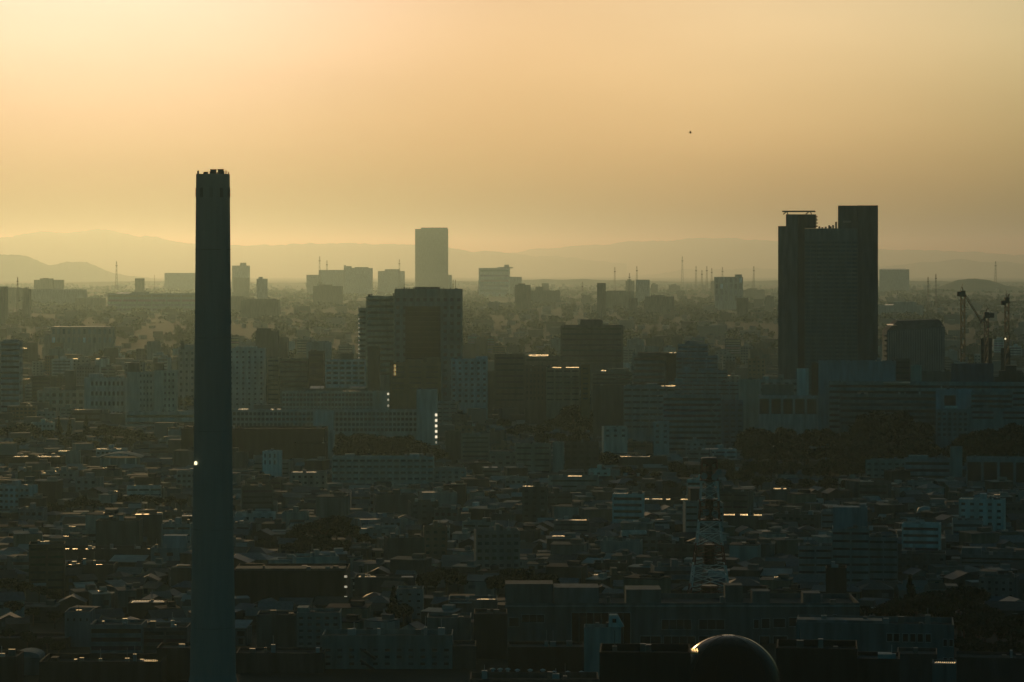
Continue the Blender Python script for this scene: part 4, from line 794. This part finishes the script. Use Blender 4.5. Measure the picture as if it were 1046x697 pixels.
def tree(x, d, h, kind='broad', group='trees standing among the houses', dark=''):
    px = CX+x*F/d; pt = HY+(HCAM-h)*F/d
    t = thing('pine_tree' if kind == 'cone' else 'tree', '', 'tree', (x, d, 0), random.uniform(0, 6.28), group); NT[0] += 1
    if kind == 'cone':
        s_ = h/12.6; c_ = link('crown', random.choice(CONE), t, random.choice(GREEN), (0, 0, h*.17)); c_.scale = (s_, s_, s_*1.0)
        tr = link('trunk', TRUNK[1], t, (.1, .08, .06)); tr.scale = (s_, s_, h*.5/9)
    else:
        s_ = h/13.0*random.uniform(.95, 1.2); c_ = link('crown', random.choice(CROWN), t, random.choice(GREEN), (0, 0, h*.62)); c_.scale = (s_, s_, h/13.0)
        tr = link('trunk', random.choice(TRUNK), t, (.1, .08, .06)); tr.scale = (s_, s_, h*.66/9)
    name_later(t, ('conical evergreen ' if kind == 'cone' else 'dark broad tree ')+where(px, pt), px, group)
    FOOT.append((x, d, 3, 3)); w_ = (4.6 if kind != 'cone' else 2.2)*s_*F/d; SOLID.append((px-w_*.8, px+w_*.8, pt+3, pt+h*.75*F/d, d))
def grove(pts, group):
    """pts: (photo px, crown-top y, distance[, kind])"""
    for p in pts:
        tree(X(p[0], p[2]), p[2], max(6, Z(p[1], p[2])), p[3] if len(p) > 3 else 'broad', group)
grove([(304, 540, 1370), (316, 530, 1360), (330, 525, 1350), (344, 527, 1356), (358, 532, 1362), (370, 543, 1372), (296, 552, 1340), (310, 551, 1325), (326, 546, 1315), (350, 549, 1318), (384, 549, 1385), (270, 548, 1380), (283, 552, 1370)], 'big dark tree clump in the centre left')
grove([(60, 428, 2160, 'cone'), (71, 429, 2150, 'cone'), (88, 427, 2145, 'cone'), (24, 430, 2170), (36, 434, 2140), (50, 437, 2120), (100, 436, 2130), (108, 434, 2140), (118, 433, 2120), (128, 436, 2110), (139, 437, 2125), (150, 441, 2100), (8, 433, 2130), (80, 440, 2080), (112, 444, 2060), (132, 446, 2050), (20, 445, 2060), (95, 448, 2040), (66, 446, 2060)], 'dark tree belt below the left-hand towers')
grove([(595, 409, 2290, 'cone'), (585, 414, 2270), (575, 420, 2260), (604, 416, 2275), (612, 420, 2250), (566, 425, 2230), (598, 424, 2200), (583, 430, 2180), (556, 431, 2170), (545, 433, 2190), (534, 431, 2200), (524, 436, 2150), (610, 433, 2150), (514, 425, 2250), (570, 440, 2080), (592, 441, 2060), (553, 442, 2070)], 'dark trees in the city centre')
grove([(345, 438, 1960), (357, 441, 1950), (368, 439, 1945), (380, 440, 1950), (392, 443, 1940), (404, 442, 1945), (416, 445, 1935), (428, 448, 1930), (352, 449, 1900), (374, 450, 1895), (398, 452, 1890), (420, 455, 1880), (438, 453, 1900), (448, 457, 1890)], 'trees between the long slab and the gridded slab')
grove([(888, 425, 1900), (897, 421, 1890), (907, 419, 1895), (917, 421, 1885), (926, 428, 1880), (935, 437, 1860), (879, 433, 1870), (891, 437, 1830), (905, 434, 1825), (919, 437, 1820), (930, 447, 1810), (884, 446, 1800), (899, 448, 1790), (914, 450, 1785), (940, 451, 1800), (872, 449, 1815)], 'dark dome of trees right of centre')
grove([(984, 441, 1870), (994, 436, 1865), (1005, 432, 1860), (1016, 434, 1850), (1027, 431, 1855), (1038, 433, 1845), (1047, 436, 1850), (989, 450, 1800), (1002, 447, 1795), (1014, 446, 1790), (1029, 445, 1785), (1042, 447, 1790), (977, 452, 1800)], 'dark trees at the right frame edge')
grove([(770, 437, 1960), (779, 434, 1955), (764, 442, 1930), (800, 437, 1950), (815, 439, 1940), (826, 437, 1945), (838, 434, 1950), (849, 437, 1940), (860, 441, 1930), (775, 452, 1850), (792, 455, 1840), (808, 452, 1845), (824, 454, 1835), (842, 451, 1840), (858, 455, 1830), (770, 468, 1760), (788, 470, 1750), (808, 468, 1755), (828, 471, 1740), (848, 469, 1745), (866, 470, 1750), (880, 466, 1770), (760, 478, 1720), (778, 484, 1690), (800, 486, 1680), (824, 486, 1675), (846, 487, 1670), (866, 488, 1680)], 'dark wood below the brown-panelled school')
grove([(620, 462, 1840), (640, 474, 1790), (655, 477, 1780), (670, 480, 1770), (690, 472, 1790), (704, 476, 1780), (646, 488, 1700), (664, 491, 1690), (684, 489, 1695), (700, 494, 1680), (742, 470, 1800), (750, 480, 1740), (628, 492, 1690)], 'dark trees around the striped mast top')
grove([(402, 603, 1075, 'cone'), (412, 613, 1070), (445, 581, 1195), (456, 577, 1190), (468, 583, 1185), (436, 586, 1190), (520, 581, 1190), (533, 577, 1200), (546, 582, 1190), (560, 586, 1180), (508, 588, 1180)], 'dark trees in the lower centre')
grove([(930, 592, 1090, 'cone'), (918, 605, 1075), (936, 606, 1070), (950, 600, 1075), (904, 612, 1070), (965, 607, 1060), (980, 600, 1070), (994, 595, 1080), (1006, 612, 1040), (985, 622, 1020), (1000, 630, 1005), (1020, 627, 1010), (1036, 622, 1015), (1046, 634, 1000), (990, 646, 965), (1008, 652, 955), (1028, 650, 960), (1044, 658, 950), (862, 616, 1080), (880, 616, 1080), (842, 610, 1095)], 'dark trees in the lower right corner')
grove([(126, 506, 1600), (138, 503, 1605), (150, 505, 1600), (162, 507, 1590), (174, 505, 1600), (185, 508, 1590), (52, 511, 1560), (62, 514, 1550), (72, 509, 1560), (84, 507, 1570), (96, 509, 1565), (108, 512, 1560)], 'dark tree row left of the chimney')
grove([(8, 588, 1180), (24, 592, 1170), (40, 596, 1160), (56, 600, 1150), (14, 612, 1110), (34, 618, 1100), (56, 622, 1090), (10, 640, 1040), (28, 645, 1030), (48, 648, 1020), (60, 655, 1010)], 'dark trees in the lower left corner')

# ------------------------------------------------------------------ apartment blocks filling the middle distance
def visible(px0, px1, y0, y1, d, put=False):
    """share of a picture rectangle that nothing nearer hides"""
    sl = rect(px0, px1, y0, y1); n = cover[sl].size
    if n == 0: return 0, 0
    k = 0
    c = np.zeros(cover[sl].shape, bool)
    for a, b, ya, yb, dd in SOLID:
        if dd < d and a < px1 and b > px0 and ya < y1 and yb > y0:
            u0, u1 = max(0, int(round(a))-sl[1].start), max(0, int(round(b))-sl[1].start); v0, v1 = max(0, int(round(ya))-sl[0].start), max(0, int(round(yb))-sl[0].start)
            c[v0:v1, u0:u1] = True
    return 1-c.mean(), (~c).sum()
WORDS = {0: ('pale', PALE), 1: ('grey', MID), 2: ('dark', DARK), 3: ('blue-grey', (.22, .28, .31)), 4: ('brownish', (.24, .19, .14))}
NSOLID = len(SOLID)
def hides_named(px0, px1, y0, y1, d, most=.12):
    for a, b, ya, yb, dd in SOLID[:NSOLID]:
        if dd > d:
            yb = min(yb, ya+60); w_, h_ = min(b, px1)-max(a, px0), min(yb, y1)-max(ya, y0)
            if w_ > 0 and h_ > 0 and w_*h_ > most*(b-a)*(yb-ya): return True
    return False
def fill(tries, most, dist, widths, heights, ymin, group, share=.3):
    count = 0
    for k in range(tries):
        d = dist(); px = random.uniform(-5, 1050); x = X(px, d)
        w_ = random.uniform(*widths); dep = random.uniform(10, 15); h = random.choice(heights)
        if blocked(x, d+dep/2, w_/2+3) or on_road(x, d+dep/2, w_/2): continue
        a, b, y = px-w_/2*F/d, px+w_/2*F/d, HY+(HCAM-h)*F/d
        if y < ymin and random.random() < .8: continue
        fr, n = visible(a, b, y, y+h*F/d, d)
        if fr < share or n < 25 or hides_named(a, b, y, y+h*F/d, d): continue
        kk = random.choice((0, 1, 1, 2, 2, 3, 4)); wname, wc = WORDS[kk]
        st = random.choice(('b', 'bal', 'gb', 'g', None)) if d < 3600 else random.choice(('b', None, None)); rows = min(max(2, int(h/3.4)), 8)
        fw = {'b': 'ribbon-windowed ', 'bal': 'balconied ', 'gb': 'gridded ', 'g': 'windowed ', None: 'blank-walled '}[st]
        fac = {'b': ('b', 1, rows, .92, .42), 'bal': ('bal', max(2, int(w_/6)), rows, .86, .55), 'gb': ('gb', max(3, int(w_/3)), rows, .6, .45), 'g': ('g', max(3, int(w_/4)), min(rows, 6), .45, .4), None: None}[st]
        sh = (((a+b)/2-2, (a+b)/2+2+random.random()*3, y-2.5/pxm(d), 3, 8),) if random.random() < .6 else ()
        gl = ((a+1, a+1+(b-a-2)*random.choice((.3, .5, .9)), 0, random.uniform(1, 3)),) if random.random() < .22 and d < 3600 else ()
        size = 'tall ' if h > 24 else 'low ' if h < 14 else ''
        o = block('apartment_block', '', a, b, y, d, dep, random.uniform(-14, 14), 'building', tuple(.8*c for c in wc), fac, None, None, sh, (), (), gl, group=group)
        name_later(o, f'{size}{wname} {fw}block '.lstrip()+where((a+b)/2, y), px, group); count += 1
        if count >= most: break
fill(2400, 120, lambda: min(3990, 2050*math.exp(random.random()*.75)), (11, 26), (11, 13, 15, 18, 21, 26, 31), 330, 'middle-distance apartment blocks')
fill(3000, 80, lambda: 1150+random.random()**.7*950, (11, 24), (9, 11, 13, 15, 18, 22), 430, 'apartment blocks rising from the low houses', .45)
for k in range(70):                                                   # hazy silhouettes far off
    d = random.uniform(4200, 9500); px = random.uniform(0, 1046); w_ = random.choice((7, 9, 12, 16, 22, 30)); y = random.uniform(281, 306)
    dd = d*1.5
    if not 12 < Z(y, dd)-GZ(dd) < 85 or px > 885 or any(abs(px-q_) < 26 for q_ in (441, 845, 218)): continue
    o = block('hazy_block', '', px-w_/2, px+w_/2, y, d, 20, 0, 'building', (.13, .14, .13), None, None, None, ((px-w_*.3, px+w_*.15, y-1.5, 3, 15),) if k % 2 else (), (), (), (), group='hazy blocks near the horizon')
    name_later(o, ('wide ' if w_ > 18 else 'slim ' if w_ < 10 else '')+'flat hazy block '+where(px, y), px, 'hazy blocks near the horizon')

# ------------------------------------------------------------------ houses
def house_meshes(kind, w, dep, h, rise):
    m = MB(); e_ = .45; x0, x1, y0, y1 = -w/2, w/2, 0, dep
    if kind in ('gable', 'turned'):
        m.quad((x0, y0, 0), (x1, y0, 0), (x1, y0, h), (x0, y0, h)); m.quad((x1, y0, 0), (x1, y1, 0), (x1, y1, h), (x1, y0, h)); m.quad((x1, y1, 0), (x0, y1, 0), (x0, y1, h), (x1, y1, h)); m.quad((x0, y1, 0), (x0, y0, 0), (x0, y0, h), (x0, y1, h))
        r = MB(); t = .18
        if kind == 'gable':
            yc = dep/2
            m.poly([(x1, y0, h), (x1, y1, h), (x1, yc, h+rise)]); m.poly([(x0, y1, h), (x0, y0, h), (x0, yc, h+rise)])
            s_ = rise/yc
            for ya, sg in ((y0-e_, 1), (y1+e_, -1)):
                zz = h-e_*s_+.02; A = [(x0-e_, ya, zz), (x1+e_, ya, zz), (x1+e_, yc, h+rise+.02), (x0-e_, yc, h+rise+.02)]
                if sg < 0: A = [A[1], A[0], A[3], A[2]]
                r.hexa(A, [(p[0], p[1], p[2]+t) for p in A])
        else:
            m.poly([(x0, y0, h), (x1, y0, h), (0, y0, h+rise)]); m.poly([(x1, y1, h), (x0, y1, h), (0, y1, h+rise)])
            s_ = rise/(w/2)
            for xa, sg in ((x0-e_, 1), (x1+e_, -1)):
                zz = h-e_*s_+.02; A = [(xa, y1+e_, zz), (xa, y0-e_, zz), (0, y0-e_, h+rise+.02), (0, y1+e_, h+rise+.02)]
                if sg < 0: A = [A[1], A[0], A[3], A[2]]
                r.hexa(A, [(p[0], p[1], p[2]+t) for p in A])
    elif kind == 'hipped':
        m.box(x0, x1, y0, y1, 0, h); r = MB(); a = min(w, dep)/2*.92
        r.hexa([(x0-e_, y0-e_, h), (x1+e_, y0-e_, h), (x1+e_, y1+e_, h), (x0-e_, y1+e_, h)], [(x0-e_, y0-e_, h+.15), (x1+e_, y0-e_, h+.15), (x1+e_, y1+e_, h+.15), (x0-e_, y1+e_, h+.15)])
        yc = dep/2
        z = h+.151; R0, R1 = (x0+a, yc, h+rise), (x1-a, yc, h+rise); c = [(x0-e_, y0-e_, z), (x1+e_, y0-e_, z), (x1+e_, y1+e_, z), (x0-e_, y1+e_, z)]
        r.quad(c[0], c[1], R1, R0); r.poly([c[1], c[2], R1]); r.quad(c[2], c[3], R0, R1); r.poly([c[3], c[0], R0])
    else:
        m.box(x0, x1, y0, y1, 0, h); r = MB(); f_ = .02 if kind == 'flat' else .16
        r.hexa([(x0-.25, y0-.25, h+.01), (x1+.25, y0-.25, h+.01), (x1+.25, y1+.25, h+.01+f_*dep), (x0-.25, y1+.25, h+.01+f_*dep)], [(x0-.25, y0-.25, h+.3), (x1+.25, y0-.25, h+.3), (x1+.25, y1+.25, h+.3+f_*dep), (x0-.25, y1+.25, h+.3+f_*dep)])
        if kind == 'flat': r.box(x0+w*.55, x1-w*.12, dep*.4, dep*.8, h+.3+f_*dep*.8, h+2.2)
    return m.mesh('wall', M_WALL), r.mesh('roof', M_TILE if kind in ('gable', 'turned', 'hipped') else M_ROOF)
KINDS = {}
for kind in ('gable', 'turned', 'hipped', 'flat', 'sloped'):
    KINDS[kind] = [(w, dp, h, *house_meshes(kind, w, dp, h, rise)) for w, dp, h, rise in ((8, 8, 5.8, 2.0), (10, 8.5, 6.0, 2.3), (12.5, 9.5, 6.6 if kind != 'flat' else 8.6, 2.5), (7, 10, 6.2, 1.8), (15, 11, 6.4 if kind != 'flat' else 11.5, 2.6))]
ROOFS = {'dark': (.05, .055, .06), 'grey': (.12, .13, .13), 'brown': (.085, .06, .045), 'bluish': (.07, .10, .12), 'pale': (.26, .27, .26)}
cand = []
for dist_row in np.arange(1045, 2350, 13.0):
    half = .18*dist_row+20
    for gx in np.arange(-half, half, 12.0):
        if random.random() < .12: continue
        cand.append((gx+random.uniform(-2, 2)+(dist_row*.37 % 7), dist_row+random.uniform(-2.5, 2.5)))
picked = []; rest = []
for x, d in cand:
    kind = random.choice(('gable', 'gable', 'turned', 'hipped', 'flat', 'flat', 'sloped', 'flat')); i = random.choice((0, 0, 1, 1, 2, 3, 4)); w_, dp, h = KINDS[kind][i][:3]
    if blocked(x, d+dp/2, w_/2+.5) or on_road(x, d+dp/2, w_/2): continue
    tall = random.choice((1, 1, 1, 1.45)) if kind == 'flat' else 1
    h *= tall; hh = h+(2.2 if kind not in ('flat', 'sloped') else .8)
    px = CX+x*F/d; y = HY+(HCAM-hh)*F/d; hwid = w_/2*F/d
    c = (px, y, hwid, hh, x, d, kind, i, tall)
    fr, n = visible(px-hwid, px+hwid, y, y+hh*F/d, d)
    if px < -8 or px > 1054 or y > 700 or hides_named(px-hwid, px+hwid, y, y+hh*F/d, d, .3): continue
    SOLID.append((px-hwid*.85, px+hwid*.85, y+hh*F/d*.12, y+hh*F/d, d))
    if n >= 14 and fr > .15 and d < 1900: picked.append((n, c))
    elif n > 0: rest.append(c)
picked.sort(key=lambda r: -r[0]); rest += [c for n, c in picked[300:]]; picked = picked[:300]
for n, (px, y, hwid, hh, x, d, kind, i, tall) in picked:
    wname = random.choice(('white', 'grey', 'beige', 'grey', 'dim', 'dim', 'dim')); wc = {'white': (.3, .34, .33), 'grey': (.12, .15, .15), 'beige': (.16, .165, .13), 'dim': (.05, .065, .065)}[wname]
    rn = random.choice(('dark', 'dark', 'grey', 'brown', 'bluish') if kind in ('gable', 'turned', 'hipped') else ('grey', 'grey', 'pale', 'dark'))
    t = thing('house', '', 'house', (x, d, 0), R(random.gauss(0, 9)+(18 if math.sin(x*.01+d*.004) > 0 else -14)), 'houses of the dense low quarter')
    w_, dp, h, wm, rm = KINDS[kind][i]
    o = link('wall', wm, t, vary(wc)); o.scale = (1, 1, tall)
    metal = kind in ('flat', 'sloped') and random.random() < .24
    o = link('roof', rm, t, vary(ROOFS[rn], .2), (0, 0, h*(tall-1)))
    if metal:
        sheet('metal_roof_sheet', t, (random.uniform(-.15, .15)*w_, dp*.4, h*tall+1.0), random.choice((.15, .25, .35, .6))*w_, random.uniform(.6, 2.2), (lambda g: (g, g*.94, g*.86))(random.choice((.06, .1, .16, .28, .5))), th=1.0, jitter=3.0)
    if d < 1450:
        for s1 in (-1, 1):
            for fl in range(2):
                if random.random() < .75:
                    link('window', window_mesh(random.choice((1.4, 1.8, 2.4)), random.choice((1.1, 1.4, 1.8))), t, (random.choice((.7, 1, 1, 3)),)*3, (s1*w_*.24, -.05, 1.6+fl*2.8*tall))
    shape = {'gable': 'gabled', 'turned': 'end-gabled', 'hipped': 'hip-roofed', 'flat': 'flat-roofed', 'sloped': 'shed-roofed'}[kind]
    name_later(t, f'{wname} {shape} {rn}-topped house '+where(px, y), px, 'houses of the dense low quarter')
settle_names()

# the rest of the low town, too many to count, to the edge of the haze
V = []; Fc = []; Tn = []
def add_box(x, y, w, dp, h, rz, wall, roof, rise):
    c, s = math.cos(rz), math.sin(rz); k = len(V)
    def p(u, v, z): V.append((x+u*c-v*s, y+u*s+v*c, z))
    a, b = w/2, dp/2
    for z in (GZ(y)-.5, GZ(y)+h):
        for u, v in ((-a, -b), (a, -b), (a, b), (-a, b)): p(u, v, z)
    for q_ in ((0, 1, 5, 4), (1, 2, 6, 5), (2, 3, 7, 6), (3, 0, 4, 7)): Fc.append([k+i for i in q_]); Tn.append(wall)
    if rise:
        p(-a, 0, GZ(y)+h+rise); p(a, 0, GZ(y)+h+rise)
        for q_ in ((4, 5, 9, 8), (6, 7, 8, 9)): Fc.append([k+i for i in q_]); Tn.append(roof)
        Fc.append([k+5, k+6, k+9]); Tn.append(wall); Fc.append([k+7, k+4, k+8]); Tn.append(wall)
    else:
        Fc.append([k+4, k+5, k+6, k+7]); Tn.append(roof)
for px, y, hwid, hh, x, d, kind, i, tall in rest:
    g = random.uniform(.08, .3); add_box(x, d+4, 2*hwid*d/F, 8.5, hh-1.8 if kind not in ('flat', 'sloped') else hh, R(random.gauss(0, 12)), (g, g, g*.96), ROOFS[random.choice(list(ROOFS))], 2 if kind not in ('flat', 'sloped') else 0)
for k in range(10500):
    d = 2350*math.exp(random.random()*2.2); x = random.uniform(-.2, .2)*d
    if d > 3600 and random.random() < .72: continue
    if d < 4200 and blocked(x, d, 8): continue
    big = random.random() < .13
    w_, dp = (random.uniform(15, 40), random.uniform(10, 16)) if big else (random.uniform(7, 14), random.uniform(7, 11)); h = random.uniform(9, 20) if big else random.uniform(5, 9)
    if big and d > 5000 and random.random() < .1: h += random.uniform(5, 20)
    g = random.uniform(.08, .26); r_ = random.choice(list(ROOFS.values())); add_box(x, d, w_, dp, h, R(random.gauss(0, 15)), (g, g, g*.95), r_, 0 if big or random.random() < .4 else random.uniform(1.5, 2.5))
def fast(name, V, Fc, Tn, mat):
    me = bpy.data.meshes.new(name); me.from_pydata(V, [], Fc); me.materials.append(mat)
    at = me.color_attributes.new('tone', 'FLOAT_COLOR', 'CORNER'); ls = np.array([len(f) for f in Fc]); col = np.ones((ls.sum(), 4), np.float32); col[:, :3] = np.repeat(np.array(Tn, np.float32), ls, 0)
    at.data.foreach_set('color', col.ravel()); me.update(); return link(name, me)
for k in range(4200):                                                 # the same low town beside the view
    d = 950*math.exp(random.random()*1.5); x = random.choice((-1, 1))*d*random.uniform(.185, .36); g = random.uniform(.08, .3); big = random.random() < .12
    if blocked(x, d, 8) or on_road(x, d, 6): continue
    add_box(x, d, random.uniform(14, 26) if big else random.uniform(7, 13), random.uniform(8, 13), random.uniform(10, 22) if big else random.uniform(5, 9), R(random.gauss(0, 14)), (g, g, g*.96), random.choice(list(ROOFS.values())), 0 if big or random.random() < .5 else 2)
tag(fast('far_low_town', V, Fc, Tn, M_TOWN), kind='stuff')

# wooded rises and the woods that cover the far city
RISE = {}
for nm, d, pts in (('wooded_rise', 9000, [(-200, 318), (0, 311), (30, 305), (48, 312), (110, 318), (200, 320), (245, 312), (290, 316), (345, 313), (400, 318), (480, 314), (540, 308), (580, 312), (650, 312), (690, 309), (725, 313), (790, 316), (900, 313), (940, 309), (1000, 307), (1046, 309), (1250, 318)]),
                   ('wooded_rise', 15000, [(-200, 305), (0, 299), (60, 302), (150, 298), (260, 297), (330, 300), (380, 298), (480, 298), (560, 296), (640, 300), (760, 299), (900, 301), (960, 297), (1046, 300), (1250, 305)]),
                   ('wooded_rise', 6300, [(-200, 338), (0, 330), (30, 322), (70, 335), (160, 338), (260, 333), (320, 338), (360, 331), (420, 338), (500, 334), (560, 330), (640, 336), (700, 333), (760, 326), (800, 338), (900, 334), (960, 336), (1046, 330), (1250, 340)]),
                   ('wooded_rise', 24000, [(-200, 293), (0, 290), (150, 287), (300, 289), (480, 287), (600, 285), (700, 288), (850, 286), (1046, 288), (1250, 292)])):
    RISE[d] = ridge(nm, pts, d, 260, 1.2, d*.001, 5)
V = []; Q = rng; crowns = []
for k in range(19000):
    d = 2500*math.exp(Q.random()**.75*2.3); px = Q.uniform(-300, 1346); x = X(px, d)
    nz = noise.noise(Vector((px*.022, math.log(d)*7, 2.0)))+.5*noise.noise(Vector((px*.06, math.log(d)*16, 5.0)))
    if nz < .0 or (d < 4300 and blocked(x, d, 9)): continue
    crowns.append((x, d, GZ(d), Q.uniform(4.5, 8)*(1+.4*(d > 6000)), Q.uniform(8, 17)))
for d in (6300, 9000, 15000):
    o = RISE[d]
    vs_ = [v.co for i, v in enumerate(o.data.vertices)]
    tops = {}
    for v in vs_: 
        key = round(CX+v.x*F/v.y)
        if key not in tops or v.z > tops[key].z: tops[key] = v
    for key, v in tops.items():
        for j in range(2):
            if Q.random() < .9: crowns.append((v.x+Q.uniform(-8, 8), v.y+Q.uniform(-60, 20), v.z-6, Q.uniform(5, 10)*d/8500, Q.uniform(8, 15)))
C = np.array(crowns); nl = 34
cen = np.repeat(C, nl, 0); n = len(cen)
dirs = Q.normal(size=(n, 3)); dirs /= np.linalg.norm(dirs, axis=1)[:, None]; dirs *= (Q.random(n)**.4)[:, None]
lump = np.repeat(Q.normal(size=(len(C)*6, 3))*.35, 1, 0)[(np.repeat(np.arange(len(C)), nl)*6+Q.integers(0, 6, n))]
p = np.stack([cen[:, 0]+(dirs[:, 0]*.7+lump[:, 0])*cen[:, 3], cen[:, 1]+(dirs[:, 1]*.7+lump[:, 1])*cen[:, 3], cen[:, 2]+cen[:, 4]*(.55+.33*dirs[:, 2]+.25*lump[:, 2])], 1)
a = Q.normal(size=(n, 3)); a /= np.linalg.norm(a, axis=1)[:, None]; b = np.cross(a, Q.normal(size=(n, 3))); b /= np.linalg.norm(b, axis=1)[:, None]
s_ = (cen[:, 3]*Q.uniform(.22, .5, n))[:, None]
quad = np.stack([p-a*s_-b*s_*.7, p+a*s_-b*s_*.6, p+a*s_+b*s_*.7, p-a*s_*.9+b*s_*.7], 1).reshape(-1, 3)
me = bpy.data.meshes.new('far_woods'); me.vertices.add(4*n); me.vertices.foreach_set('co', quad.astype(np.float32).ravel()); me.loops.add(4*n); me.loops.foreach_set('vertex_index', np.arange(4*n, dtype=np.int32))
me.polygons.add(n); me.polygons.foreach_set('loop_start', np.arange(0, 4*n, 4, dtype=np.int32)); me.polygons.foreach_set('loop_total', np.full(n, 4, np.int32)); me.update(calc_edges=True)
me.materials.append(M_WOODS); at = me.color_attributes.new('tone', 'FLOAT_COLOR', 'CORNER')
ct = np.array([(.035, .06, .035), (.028, .05, .03), (.045, .065, .035)])[Q.integers(0, 3, len(C))]; col = np.ones((4*n, 4), np.float32); col[:, :3] = np.repeat(ct, nl*4, 0); at.data.foreach_set('color', col.ravel())
tag(link('far_woods', me), kind='stuff')

# ------------------------------------------------------------------ haze
m = MB(); m.box(-31000, 31000, -400, 98000, -490, 700)
hz = bpy.data.materials.new('haze_air'); hz.use_nodes = True; t = hz.node_tree; t.nodes.clear()
o_ = t.nodes.new('ShaderNodeOutputMaterial'); v_ = t.nodes.new('ShaderNodeVolumePrincipled'); t.links.new(v_.outputs[0], o_.inputs['Volume'])
v_.inputs['Color'].default_value = (.60, .90, .95, 1); v_.inputs['Density'].default_value = 3.65e-5; v_.inputs['Anisotropy'].default_value = .80
v_.inputs['Absorption Color'].default_value = (1, 1, 1, 1)
tag(m.build('haze', hz), kind='stuff')
